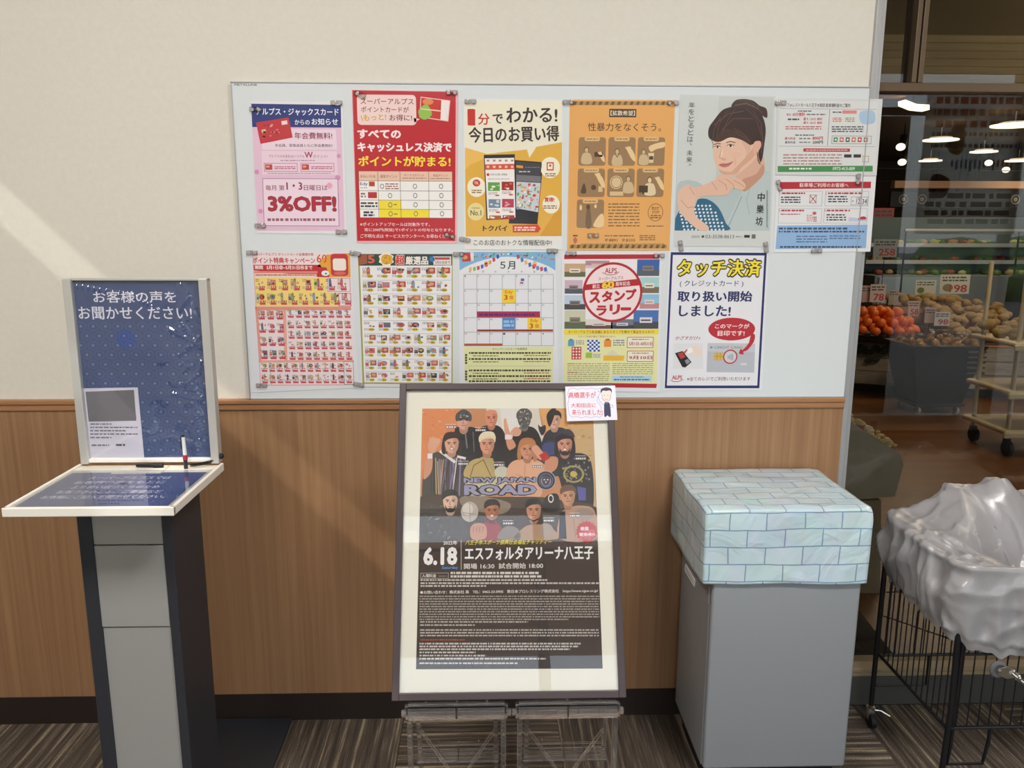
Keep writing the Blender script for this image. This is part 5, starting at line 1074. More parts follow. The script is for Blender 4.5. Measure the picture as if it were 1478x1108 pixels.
def brick_mat():
    m = bpy.data.materials.new('brick_print_wrap'); m.use_nodes = True; t = m.node_tree; bs = t.nodes['Principled BSDF']
    bs.inputs['Roughness'].default_value = .3; bs.inputs['Coat Weight'].default_value = .4; bs.inputs['Coat Roughness'].default_value = .15
    at_ = t.nodes.new('ShaderNodeAttribute'); at_.attribute_name = 'wrap'
    nz = t.nodes.new('ShaderNodeTexNoise'); nz.inputs['Scale'].default_value = 9; nz.inputs['Detail'].default_value = 3
    t.links.new(at_.outputs['Vector'], nz.inputs[0])
    mixv = t.nodes.new('ShaderNodeVectorMath'); mixv.operation = 'MULTIPLY_ADD'; mixv.inputs[1].default_value = (.010, .010, 0)
    t.links.new(nz.outputs['Color'], mixv.inputs[0]); t.links.new(at_.outputs['Vector'], mixv.inputs[2])
    br = t.nodes.new('ShaderNodeTexBrick'); t.links.new(mixv.outputs[0], br.inputs[0])
    br.inputs['Scale'].default_value = 1; br.inputs['Brick Width'].default_value = .100; br.inputs['Row Height'].default_value = .0485
    br.inputs['Mortar Size'].default_value = .0021; br.inputs['Mortar Smooth'].default_value = .6; br.offset = .5; br.inputs['Bias'].default_value = -.2
    br.inputs['Color1'].default_value = lin('bcd8e2'); br.inputs['Color2'].default_value = lin('abcbdc'); br.inputs['Mortar'].default_value = lin('5f88b0')
    n2 = t.nodes.new('ShaderNodeTexNoise'); n2.inputs['Scale'].default_value = 14; n2.inputs['Detail'].default_value = 4; t.links.new(at_.outputs['Vector'], n2.inputs[0])
    mc = t.nodes.new('ShaderNodeMix'); mc.data_type = 'RGBA'; mc.blend_type = 'SOFT_LIGHT'; mc.inputs[0].default_value = .5
    t.links.new(br.outputs[0], mc.inputs[6]); t.links.new(n2.outputs['Color'], mc.inputs[7])
    hs = t.nodes.new('ShaderNodeHueSaturation'); hs.inputs['Saturation'].default_value = .75; t.links.new(mc.outputs[2], hs.inputs['Color']); t.links.new(hs.outputs[0], bs.inputs['Base Color'])
    n3 = t.nodes.new('ShaderNodeTexNoise'); n3.inputs['Scale'].default_value = 7; n3.inputs['Detail'].default_value = 3; n3.inputs['Distortion'].default_value = 1.2; t.links.new(at_.outputs['Vector'], n3.inputs[0])
    bp = t.nodes.new('ShaderNodeBump'); bp.inputs['Strength'].default_value = .6; bp.inputs['Distance'].default_value = .02; t.links.new(n3.outputs[0], bp.inputs['Height']); t.links.new(bp.outputs[0], bs.inputs['Normal'])
    return m
bm = bmesh.new(); N = 14
def face_grid(f, uvf, uv_l):
    g = [[bm.verts.new(f(i/N, j/N)) for i in range(N+1)] for j in range(N+1)]
    for j in range(N):
        for i in range(N):
            fc = bm.faces.new((g[j][i], g[j][i+1], g[j+1][i+1], g[j+1][i])); fc.smooth = True
            for lp, (a, c) in zip(fc.loops, ((i, j), (i+1, j), (i+1, j+1), (i, j+1))): u, v = uvf(a/N, c/N); lp[uv_l] = (u, v, 0)
vl = bm.loops.layers.float_vector.new('wrap')
W_, D_, H_ = CX1-CX0, CY1-CY0, CZ1-CZ0
def P3(x, y, z):
    n = noise.noise(Vector((x*9, y*9, z*9)))*.0035
    ex = max(0, 1-min(x-CX0, CX1-x)/.02); ey = max(0, 1-min(y-CY0, CY1-y)/.02); ez = max(0, 1-min(CZ1-z, 1)/.02)
    # rounded, slightly baggy edges
    c = Vector(((CX0+CX1)/2, (CY0+CY1)/2, CZ0)); k_ = (ex*ey+ex*ez+ey*ez)*.0035
    d = (Vector((x, y, z))-c).normalized()
    return Vector((x, y, z))-d*k_+Vector((n, n*.8, n))
es = [0, .02, .05]+[.05+.9*i/(N-5) for i in range(1, N-5)]+[.95, .98, 1.0]
def E_(t): return es[int(round(t*N))] if len(es) == N+1 else t
while len(es) < N+1: es.insert(4, (es[3]+es[4])/2)
es.sort()
face_grid(lambda u, v: P3(CX0+W_*E_(u), CY0, CZ0+H_*E_(v)), lambda u, v: (E_(u)*W_+.03, E_(v)*H_-.012), vl)                 # front
face_grid(lambda u, v: P3(CX0+W_*E_(u), CY0+D_*E_(v), CZ1), lambda u, v: (E_(u)*W_+.03, H_+E_(v)*D_-.012), vl)            # top
face_grid(lambda u, v: P3(CX0, CY1-D_*E_(u), CZ0+H_*E_(v)), lambda u, v: (-D_+E_(u)*D_+.03, E_(v)*H_-.012), vl)           # left
face_grid(lambda u, v: P3(CX1, CY0+D_*E_(u), CZ0+H_*E_(v)), lambda u, v: (W_+E_(u)*D_, E_(v)*H_-.012), vl)            # right
face_grid(lambda u, v: P3(CX1-W_*E_(u), CY1, CZ0+H_*E_(v)), lambda u, v: (W_+D_+E_(u)*W_, E_(v)*H_-.012), vl)
bmesh.ops.remove_doubles(bm, verts=bm.verts, dist=.0004)
me = bpy.data.meshes.new('bin_cover'); bm.to_mesh(me); bm.free(); me.materials.append(brick_mat())
o = bpy.data.objects.new('bin_cover', me); COL.objects.link(o)
tag(o, 'pale blue box cover wrapped in brick patterned paper sitting on the grey bin', 'cover')
sm = o.modifiers.new('shell', 'SOLIDIFY'); sm.thickness = .003; sm.offset = -1

# ------------------------------------------------------------------ wire cart with silver bag
LX, RX, FY, BY, ZB, ZT = 1.238, 1.80, -.462, -.088, .245, .645
c = thing('wire_cart', 'black wire basket cart on casters standing at the right edge before the glazing', 'cart', (1.5, -.27, 0))
def cp(mb, name, m=M_black, **t): return setp(mb.build(name, m, smooth=True, **t), c)
cp(MB().tube([(LX-.01, BY, ZT), (LX-.012, BY, .07)], .008), 'leg')
cp(MB().tube([(LX, FY, ZT), (LX+.006, FY-.002, .30), (LX-.004, FY-.004, .012)], .008), 'leg')
cp(MB().tube([(RX, FY, ZT), (RX, FY, .012)], .008), 'leg'); cp(MB().tube([(RX, BY, ZT), (RX, BY, .07)], .008), 'leg')
for nm, z, y in (('rim', ZT, None), ('bottom_rail', ZB, None)):
    cp(MB().tube([(LX, FY, z), (RX, FY, z)], .0052).tube([(LX, BY, z), (RX, BY, z)], .0052).tube([(LX, FY, z), (LX, BY, z)], .0052).tube([(RX, FY, z), (RX, BY, z)], .0052), nm)
cp(MB().tube([(LX, FY, .46), (RX, FY, .46)], .002).tube([(LX, BY, .46), (RX, BY, .46)], .002).tube([(LX, FY, .50), (LX, BY, .38)], .002).tube([(LX, BY, .14), (LX+.16, BY, .14), (LX+.16, BY, ZB)], .0045), 'cross_wire')
cp(MB().tube([(LX+.018, FY, .50), (LX+.018, FY, ZB), (LX+.018, FY, .19), (LX+.014, FY, .135), (LX+.112, FY, .135), (LX+.122, FY, .20), (LX+.122, FY, ZB)], .0052), 'foot_loop')
wire = None
def wires(n, f):
    for i in range(n):
        a, d = f(i); cp(MB().cyl(a, d, .0019, n=6), 'wire')
wires(19, lambda i: ((LX+.03*(i+1)-.004, FY, ZB), (LX+.03*(i+1)-.004, FY, ZT)))
wires(19, lambda i: ((LX+.03*(i+1)-.012, BY, ZB), (LX+.03*(i+1)-.012, BY, ZT)))
wires(13, lambda i: ((LX, FY+.0275*(i+1)-.008, ZB), (LX, FY+.0275*(i+1)-.008, ZT)))
def caster(x, y, nm='caster'):
    mb = MB().cyl((x, y, .068), (x, y, .088), .006, mi=1).cyl((x, y, .060), (x, y, .066), .014, mi=1).box(x-.010, x+.010, y-.012, y+.004, .024, .060, .001, mi=1)
    mb.cyl((x-.008, y-.012, .023), (x+.008, y-.012, .023), .0225, n=20)
    mb.tube([(x, y-.008, .060), (x+.03, y-.01, .056), (x+.05, y-.03, .048)], .003, mi=1)
    o_ = mb.build(nm, [M_rubber, M_chrome], smooth=True); return setp(o_, c)
caster(LX-.012, BY); caster(RX, BY)
# silver sheet bag draped over the cart
bm = bmesh.new(); NA, NR = 260, 90; ZT = .70
X0b, X1b, Y0b, Y1b = LX-.024, RX+.03, FY-.022, BY+.02
def rim_pt(a, f):
    """rounded rectangle, f = 1 at the rim"""
    ca, sa = math.cos(a), math.sin(a); p = 8
    k_ = (abs(ca)**p+abs(sa)**p)**(-1/p)
    return (X0b+X1b)/2+(X1b-X0b)/2*ca*k_*f, (Y0b+Y1b)/2+(Y1b-Y0b)/2*sa*k_*f
def crump(p, k_=1.0):
    v = Vector(p)
    w = v+Vector((noise.noise(v*5), noise.noise(v*5+Vector((9, 0, 0))), noise.noise(v*5+Vector((0, 9, 0)))))*.05
    a = Vector((w.x*11+w.y*5, w.y*4-w.x*2, w.z*5)); b = Vector((w.x*7-w.y*16, w.y*6+w.x*6, w.z*9)); c_ = Vector((w.x*30, w.y*11, w.z*14))
    r1 = 1-abs(noise.noise(a))*2.2; r2 = 1-abs(noise.noise(b))*2.2; r3 = 1-abs(noise.noise(c_))*2
    f2_ = noise.voronoi(w*8, distance_metric='DISTANCE')[0][0]
    return k_*(.017*r1*abs(r1)+.010*r2*abs(r2)+.005*r3+.024*f2_-.018)
rings = []
for j in range(NR+1):
    t = j/NR; row = []
    for i in range(NA):
        a = 2*math.pi*i/NA
        if t < .36:
            q = t/.36; x, y = rim_pt(a, 1.0-.02*(1-q)**2+.045*math.sin(math.pi*min(1, q*1.1)))
            fy_ = max(0, (Y1b-y)/(Y1b-Y0b)); zb = .505-.040*fy_*min(1, (x-X0b)/.12)+.02*(1-fy_)
            z = zb+(ZT+.012-zb)*q+.006*math.sin(a*34)*(1-q)+.004*math.sin(a*61)*(1-q)
            wv = .007*math.sin(a*17+2.5*noise.noise(Vector((x*6, y*6, 1)))*2)*math.sin(math.pi*min(1, q+.1))
            x += wv*math.cos(a); y += wv*math.sin(a)
        else:
            q = (t-.36)/.64; x, y = rim_pt(a, 1-q*.985)
            u = (x-X0b)/(X1b-X0b); v = (y-Y0b)/(Y1b-Y0b)
            back = max(0, min(1, (v-.30)/.5)); back = back*back*(3-2*back)
            lobe = .085*math.exp(-((u-.30)/.12)**2)+.125*math.exp(-((u-.50)/.11)**2)+.10*math.exp(-((u-.76)/.16)**2)
            hollow = -.15*math.exp(-((u-.56)/.26)**4)*math.exp(-((v-.34)/.24)**2)
            z = ZT+.012+lobe*back*min(1, q*5)+hollow*min(1, q*4)-.02*min(1, q*6)*(1-back)*(.4)
        p = Vector((x, y, z)); n_ = crump(p, (.35 if t < .04 else 1)*(1.05 if t > .42 else 1))
        d = Vector((math.cos(a), math.sin(a), .3 if t < .36 else 1.0)).normalized(); row.append(bm.verts.new(p+d*n_))
    rings.append(row)
for j in range(NR):
    for i in range(NA): bm.faces.new((rings[j][i], rings[j][(i+1) % NA], rings[j+1][(i+1) % NA], rings[j+1][i])).smooth = True
bm.faces.new(rings[-1])
me = bpy.data.meshes.new('silver_bag'); bm.to_mesh(me); bm.free()
ms = mat('silver_sheet', 'a19fa2', .33, .12, bump=.3, bscale=90); ms.node_tree.nodes['Principled BSDF'].inputs['Coat Weight'].default_value = .1
me.materials.append(ms); o = bpy.data.objects.new('silver_bag', me); COL.objects.link(o)
tag(o, 'crumpled silver grey plastic bag draped over the black wire cart', 'bag')
# a second cart's chrome leg with caster, reaching in from the right
t = thing('chrome_leg', 'chrome rod with a grey rubber caster reaching in from the right edge', 'cart leg', (1.262, -.60, .50))
mb = MB().ring((0, 0, 0), .0165, .0062, 'Y', 28, 8).cyl((0, -.003, 0), (0, .003, 0), .016, n=24)
mb.build('wheel', mat('grey_tyre', '5c5c5e', .5), t, smooth=True)
mb = MB().prism([(-.008, -.010, -.006), (-.006, -.010, .008), (.016, -.012, .014), (.036, -.014, .004), (.034, -.014, -.016), (.016, -.012, -.020)], (0, .004, 0), bev=.0012)
mb.cyl((.0, -.014, 0), (.0, .008, 0), .004); mb.build('fork', M_chrome, t, smooth=True)
MB().tube([(.026, -.014, -.002), (.060, -.040, -.028), (.150, -.11, -.09), (.42, -.25, -.25)], .0058, 10).ring((.036, -.022, -.009), .008, .0035, 'X', 16, 8).build('rod', M_chrome, t, smooth=True)
mb = MB().cyl((.42, -.25, -.50), (.42, -.25, .25), .012, n=12); mb.build('post', M_chrome, t, smooth=True)
# ------------------------------------------------------------------ the shop behind the glazing
SY1 = 12.0
struct(MB().box(1.0, 14, .12, SY1, -.03, 0), 'floor_shop', M_store)
struct(MB().box(1.0, 14, .16, SY1, 2.78, 2.9), 'ceiling_shop', mat('dark_shop_ceiling', '4a3a2c', .8))
struct(MB().box(1.0, 14, SY1, SY1+.1, 0, 2.8), 'wall_shop_back', mat('dark_shop_wall', '5a4838', .8))
struct(MB().box(.9, 1.0, .16, SY1, 0, 2.8), 'wall_shop_left', mat('shop_side_wall', '6a5c50', .8))
struct(MB().box(13.9, 14, .16, SY1, 0, 2.8), 'wall_shop_right', mat('dark_shop_wall', '5a4838', .8))
bk = struct(MB().box(1.0, 5.2, .55, .62, 2.235, 2.78), 'reflected_ceiling', mat('reflected_olive', '806a48', .7))  # reflection of the plank ceiling, built as a solid band with planks
M_reflplank = wood_mat('reflected_plank_wood', 'd6bb90', 'b99d72', 2.2, 30, 30, .6)
for i in range(7): MB().box(1.0, 5.2, .53, .56, 2.055+i*.026, 2.0805+i*.026, .0012, seg=1).build('reflected_plank', M_reflplank, bk)
# hanging beam, rail and dark sign band
t = thing('ceiling_beam', 'pale wooden beam hung below the shop ceiling above the dark sign band', 'beam', (6.6, 9, 2.16))
MB().box(-.9, 2.4, -.06, .06, 0, .10, .004).build('beam', mat('pale_beam', 'c49a78', .6), t)
for x in (-.6, .3, 1.2, 2.1): MB().cyl((x, 0, .1), (x, 0, .62), .008).build('hanger', M_black, t)
t = thing('sign_band', 'long black sign band with round white emblems under the pale wooden beam', 'sign', (6.6, 9.05, 1.90))
MB().box(-.9, 2.4, -.03, .03, 0, .22, .004).build('band', mat('black_band', '1c1a1b', .5), t)
for x in (-.72, -.45, .9, 1.15, 2.1): MB().ring((x, -.036, .11), .06, .008, 'Y', 20, 6).sph((x, -.036, .11), .03, (1, .2, 1)).build('emblem', mat('band_white', '9a948a', .5), t, smooth=True)
t = thing('white_rail', 'long white price rail across the chilled display in the shop', 'rail', (6.0, 7.5, 1.58))
MB().box(-.85, 2.6, -.02, .02, -.014, .014, .003).build('rail', mat('rail_white', 'd2cec6', .5), t)
for x in (-.83, .6, 2.0): MB().cyl((x, 0, -1.58), (x, 0, 0), .012).build('post', M_black, t)
# chilled display with produce rows
t = thing('chilled_display', 'long grey chilled display full of green produce at the back of the shop', 'display', (6.9, 8.2, 0))
MB().box(-1.9, 2.6, -.35, .5, 0, 1.0, .01).build('base', mat('display_grey', '7c8288', .5), t)
MB().box(-1.9, 2.6, .3, .5, 1.0, 1.75, .01).build('back_panel', mat('display_back', '5c6a6a', .5), t)
for z in (1.16, 1.38): MB().box(-1.9, 2.6, -.05, .3, z, z+.02, .002).box(-1.9, 2.6, -.07, -.05, z-.02, z+.03).build('shelf', mat('display_shelf', 'b8bcc0', .4), t)
R = random.Random(30)
mb = MB()
for i in range(150):
    z = R.choice((1.03, 1.20, 1.42)); mb.sph((R.uniform(-1.85, 2.5), R.uniform(-.02, .25) if z > 1.1 else R.uniform(-.3, .2), z), R.uniform(.035, .06), (1.2, 1, .8), 8, 5, R.randrange(4))
mb.build('produce', [mat('leaf_green', '5a7a35', .6), mat('pale_green', 'a8b47a', .6), mat('produce_tan', 'a98a60', .6), mat('produce_red', '8c4038', .5)], t, smooth=True, kind='stuff')
MB().box(-1.85, -.9, -.37, -.34, .55, .98, .004).build('white_panel', mat('panel_blue_white', '9fb0c0', .4), t)
# produce island clad in white boards
M_clad = wood_mat('white_oak_cladding', 'b8ad9c', '9c9182', 3, 30, 30, .6)
isl = thing('produce_island', 'low produce island clad in pale wood boards on a black plinth', 'display table', (4.4, 5.8, 0))
fp_ = [(2.9, 5.62), (3.98, 5.03), (5.12, 4.83), (6.9, 5.1), (6.9, 6.7), (2.9, 6.7)]
inn = [(2.98, 5.68), (4.0, 5.12), (5.10, 4.92), (6.82, 5.18), (6.82, 6.62), (2.98, 6.62)]
loc = Vector((4.4, 5.8, 0))
def L(p, z): return (p[0]-loc.x, p[1]-loc.y, z)
MB().prism([L(p, 0) for p in inn], (0, 0, .09)).build('plinth', M_black, isl)
MB().prism([L(((p[0]-4.6)*.985+4.6, (p[1]-5.8)*.97+5.8), .09) for p in fp_], (0, 0, .40)).build('core', mat('core_grey', '4a443c', .8), isl)
for k_ in range(4):
    a, b_ = Vector(fp_[k_]), Vector(fp_[k_+1]) if k_ < 3 else Vector(fp_[4])
    if k_ == 3: break
    d = (b_-a).normalized(); n = Vector((d.y, -d.x))
    for j in range(3):
        z0_, z1_ = .095+j*.133, .095+(j+1)*.133-.006
        q = [a, b_, b_-n*.018, a-n*.018]
        MB().prism([L(p, z0_) for p in q], (0, 0, z1_-z0_)).build('board', M_clad, isl)
MB().prism([L(p, .49) for p in fp_], (0, 0, .012)).build('top', mat('island_top', 'a8764e', .6), isl)
# sloping potato trays
M_box = mat('cardboard', 'b98a66', .8, vary=.06, vscale=9); M_tray = mat('tray_brown', '6a4a30', .6)
def potato_proto():
    bm = bmesh.new(); g = bmesh.ops.create_icosphere(bm, subdivisions=2, radius=1)['verts']
    for v in g: v.co = Vector((v.co.x*.060, v.co.y*.045, v.co.z*.040))*(1+.14*noise.noise(v.co*1.6))
    mb = MB(); mb.b.free(); mb.b = bm
    return mb.build('potato', mat('potato_skin', 'a8895a', .75, vary=.16, vscale=18, bump=.3, bscale=60), smooth=True, label='brown potato heaped on the shop island behind the glazing', cat='potato', group='potatoes heaped on the produce island')
pot = potato_proto(); R = random.Random(40); npot = 0
trays = [(4.28, 5.35, 5.95, 6.35, 0), (4.42, 5.55, 4.98, 5.9, 1), (5.45, 6.35, 5.35, 6.35, 2)]
for n, (xa, xb, ya, yb, q) in enumerate(trays):
    t = thing('produce_tray', ['long cardboard tray of potatoes at the rear of the island', 'wooden tray heaped with potatoes at the front of the island', 'pinkish cardboard tray of potatoes at the right of the island'][n], 'tray', ((xa+xb)/2, (ya+yb)/2, .505))
    w, h_ = (xb-xa)/2, (yb-ya)/2
    zt = (.18, .02, .08)[q]
    MB().box(-w, w, -h_, h_, zt, zt+.02).build('floor_board', M_box, t)
    for a in ((-w, -w+.015, -h_, h_), (w-.015, w, -h_, h_), (-w, w, -h_, -h_+.015), (-w, w, h_-.015, h_)): MB().box(*a, 0, zt+.09, .003).build('side_board', M_box if q != 1 else M_tray, t)
    cnt = (64, 120, 70)[q]
    for i in range(cnt):
        x = R.uniform(xa+.07, xb-.07); y = R.uniform(ya+.06, yb-.05)
        if q == 2 and y > 5.9 and x < 5.95: continue
        z = .505+zt+.055+(y-ya)*(.22 if q == 1 else .12)+R.uniform(0, .05)+(.06 if i % 3 == 0 else 0)
        o = pot if npot == 0 else pot.copy()
        if npot: COL.objects.link(o)
        o.location = (x, y, z); o.rotation_euler = (R.uniform(-.4, .4), R.uniform(-.4, .4), R.uniform(0, 3.1)); k_ = R.uniform(.75, 1.15); o.scale = (k_, k_, k_); npot += 1
        o['label'] = 'brown potato heaped '+['in the long rear cardboard tray of the island', 'in the wooden tray at the front of the island', 'in the pinkish cardboard tray at the right of the island'][q]; o['group'] = 'potatoes '+['in the long rear tray', 'in the front wooden tray', 'in the right cardboard tray'][q]
# orange tray
t = thing('round_tray', 'wide round dark tray holding oranges behind the glazing', 'tray', (3.80, 5.28, .50))
prof = [(.10, 0), (.30, .03), (.40, .085), (.41, .10), (.38, .095), (.29, .05), (.05, .03)]
mb = MB(); n = 32; rg = [[mb.b.verts.new((r_*math.cos(2*math.pi*i/n), r_*math.sin(2*math.pi*i/n), z)) for i in range(n)] for r_, z in prof]
for a, b_ in zip(rg, rg[1:]):
    for i in range(n): mb.b.faces.new((a[i], a[(i+1) % n], b_[(i+1) % n], b_[i]))
mb.b.faces.new(rg[0]); mb.b.faces.new(rg[-1])
mb.build('dish', mat('dark_dish', '1d1612', .4), t, smooth=True)
org = None; R = random.Random(41)
M_or = mat('orange_peel', 'ea6a16', .35, vary=.08, vscale=12, bump=.2, bscale=150)
for ring_, (r_, z, n) in enumerate(((.31, .635, 18), (.21, .655, 12), (.10, .66, 6), (.25, .715, 14), (.14, .735, 8), (.04, .74, 2), (.16, .79, 8), (.06, .805, 4))):
    for i in range(n):
        a = 2*math.pi*i/n+ring_*.4; x, y = 3.82+r_*math.cos(a)*1.05, 5.27+r_*math.sin(a)
        if org is None:
            org = thing('orange', 'bright orange heaped in the round dark tray behind the glazing', 'orange', group='oranges in the round tray')
            MB().sph((0, 0, 0), .047, (1, 1, .9), 14, 9).build('fruit', M_or, org, smooth=True); MB().sph((0, 0, .0415), .006, (1, 1, .4), 6, 4).build('stem', mat('stem_green', '5a6a30', .7), org)
            o = org
        else: o = dup(org, (0, 0, 0))
        o['label'] = 'bright orange in the '+('bottom' if z < .68 else 'middle' if z < .75 else 'top')+' layer of the heap on the round dark tray'; o['group'] = 'oranges in the '+('bottom' if z < .68 else 'middle' if z < .75 else 'top')+' layer'
        o.location = (x+R.uniform(-.008, .008), y+R.uniform(-.008, .008), z+R.uniform(-.006, .006)); o.rotation_euler = (R.uniform(-.6, .6), R.uniform(-.6, .6), R.uniform(0, 6))
# price cards: (px, py, w px, h px, Y, label, text, colour)
def card(px, py, w, h, Y, label, tx=None, col='d9d2c8', tc='b8383a', pole=None, deco=None):
    a = at(px, py, Y); b_ = at(px+w, py+h, Y); W, H = b_.x-a.x, a.z-b_.z
    s = Sheet(((a.x+b_.x)/2, Y, b_.z), (1, 0, 0), (0, -1, 0), local=True, dl=.0006)
    W2 = W*500; H2 = H*1000
    s.rect(-W2, -H2, W2, 0, col, 1)
    if tx: s.text(tx, -W2*.55+(W2*.2 if deco else 0), -H2*.48, W2*.85, -H2*.08, tc, 3, .03)
    s.dash(-W2*.85, -H2*.92, W2*.8, -H2*.62, 2, '4a4640', 3, h=.5)
    if deco: s.ell(-W2*.45, -H2*.32, W2*.35, H2*.2, deco, 2)
    t = thing('price_card', label, 'sign', ((a.x+b_.x)/2, Y, .5 if pole is None else pole))
    s.build('card', t, ([(-W2, -H2), (W2, -H2), (W2, 0), (-W2, 0)], col), thick=.004)
    MB().cyl((0, .008, 0), (0, .008, b_.z-(.5 if pole is None else pole)+H*.5), .004, n=8).build('stick', M_black, t)
card(1358, 396, 40, 28, 6.38, 'large white price card with red figures standing behind the potatoes', '198', deco='8a7a4a', pole=.7)
card(1322, 404, 28, 22, 6.40, 'small white price card left of the large red figure card', None, deco='6a7a3a', pole=.5)
card(1350, 450, 20, 20, 5.02, 'white price card at the front middle of the potato heap', '98', pole=.52)
card(1336, 444, 14, 22, 5.06, 'narrow pinkish card beside the white card on the potato heap', None, 'c0a098', pole=.52)
card(1242, 412, 16, 24, 5.75, 'leftmost pink card behind the oranges, cut by the post', None, 'b89a90', pole=.5)
card(1257, 410, 20, 26, 5.72, 'card with red figures behind the oranges', '78', 'c2b4a8', pole=.5)
card(1312, 434, 14, 22, 5.56, 'pink card between the oranges and the potatoes', '58', 'c2a49c', pole=.5)
card(1284, 418, 12, 22, 5.8, 'plain tilted card right of the red figure card behind the oranges', None, 'a89c8c', pole=.5)
card(1262, 300, 26, 34, 8.9, 'red and white poster sheet at the far left of the shop', None, 'a84038', pole=.0)
card(1262, 345, 32, 26, 7.4, 'pale sheet with red figures above the boards at the shop\'s left', '258', '9aa0a0', pole=.0)
# slender dark object standing among the potatoes
a = at(1455, 472, 5.5); b_ = at(1470, 402, 5.5)
t = thing('dark_pouch', 'tall slender black pouch leaning among the potatoes at the right', 'pouch', (a.x, 5.5, .56))
mb = MB(); hh = b_.z-.56
mb.cyl((0, 0, .10), (.06, 0, hh), .065, .10, 14).sph((.06, 0, hh), .10, (1, .8, .5)).sph((0, 0, .10), .07, (1, 1, .8)); mb.build('body', mat('black_cloth', '121014', .8), t, smooth=True)
MB().sph((-.01, 0, .06), .075, (1.2, 1, .7)).build('tip', mat('maroon_cloth', '34161a', .8), t, smooth=True)
# black tapered bin on wheels full of bagged produce
t = thing('tapered_bin', 'black tapered bin on white casters full of bagged produce before the island', 'bin', (3.90, 4.42, 0))
def frus(mb, w0, d0, z0, w1, d1, z1, mi=0):
    a_ = [(-w0, -d0, z0), (w0, -d0, z0), (w0, d0, z0), (-w0, d0, z0)]; c_ = [(-w1, -d1, z1), (w1, -d1, z1), (w1, d1, z1), (-w1, d1, z1)]
    A_ = [mb.b.verts.new(p) for p in a_]; C_ = [mb.b.verts.new(p) for p in c_]
    mb.b.faces.new(A_); mb.b.faces.new(C_)
    for i in range(4): mb.b.faces.new((A_[i], A_[(i+1) % 4], C_[(i+1) % 4], C_[i]))
    return mb
tb = frus(MB(), .20, .17, .10, .305, .26, .585); o = tb.build('tub', mat('black_tub', '0f0c0a', .5), t)
frus(MB(), .31, .265, .585, .318, .272, .612).build('rim', mat('black_rim', '241c18', .4), t)
MB().box(-.22, .22, -.19, .19, .075, .10, .004).build('dolly', M_black, t)
for x, y in ((-.17, -.15), (.17, -.15), (-.17, .15), (.17, .15)): MB().cyl((x-.012, y, .036), (x+.012, y, .036), .036, n=16).box(x-.016, x+.016, y-.008, y+.008, .036, .076).build('caster', mat('caster_white', 'a9a49a', .5), t, smooth=True)
for i in range(5): MB().box(.14, .30, -.285+.0*i, -.27, .56-i*.045, .575-i*.045, .002).build('slat', mat('tub_grey', '5a534c', .5), t)
R = random.Random(50); bagp = None; M_bagf = pane('bag_film', 'f2ecdc', 1.5, bump=.5, bscale=30, rough=.08)
for i in range(16):
    x, y = -.24+.16*(i % 4)+R.uniform(-.02, .02), -.18+.12*(i//4)+R.uniform(-.02, .02)
    if bagp is None:
        bm = bmesh.new(); g = bmesh.ops.create_icosphere(bm, subdivisions=3, radius=.062)['verts']
        for v in g: v.co *= 1+.22*noise.noise(v.co*22)+(.35 if v.co.z > .05 else 0)
        mb = MB(); mb.b.free(); mb.b = bm; bagp = thing('produce_bag', 'clear bag of yellow produce heaped in the black tapered bin', 'bag', group='bags in the black tapered bin')
        mb.build('film', M_bagf, bagp, smooth=True)
        MB().sph((.02, -.015, -.01), .034).sph((-.02, .015, -.01), .032).sph((0, .0, .015), .032).build('contents', mat('yellow_produce', 'b58a3a', .6), bagp, smooth=True)
        o = bagp
    else: o = dup(bagp, (0, 0, 0))
    o.location = (3.90+x, 4.42+y, .605+R.uniform(-.01, .03)); o.rotation_euler = (R.uniform(-.5, .5), R.uniform(-.5, .5), R.uniform(0, 6))
# cream rack on black casters at the right edge
t = thing('shelf_rack', 'cream shelf rack on black casters cut by the right edge of the photo', 'rack', (3.98, 3.2, 0))
M_cr = mat('cream_rack', 'c9b894', .5)
for x, y in ((-.30, -.2), (.30, -.2), (-.30, .2), (.30, .2)):
    MB().cyl((x, y, .12), (x, y, 1.35), .016, n=10).build('post', M_cr, t, smooth=True)
    MB().cyl((x-.014, y-.02, .055), (x+.014, y-.02, .055), .055, n=20).box(x-.02, x+.02, y-.02, y+.01, .06, .12).build('caster', M_rubber, t, smooth=True)
for z in (.16, .44, .78): MB().box(-.36, .36, -.26, .26, z, z+.035, .012).build('shelf', M_cr, t); MB().box(-.37, .37, -.275, -.255, z-.02, z+.02, .006).build('shelf_lip', M_cr, t)
R = random.Random(60)
mb = MB()
for i in range(26): mb.sph((R.uniform(-.32, .32), R.uniform(-.22, .2), .84+R.uniform(0, .05)), .045, (1.2, 1, .8), 8, 6)
mb.build('produce', mat('rack_produce', '8a7444', .7), t, smooth=True, kind='stuff')
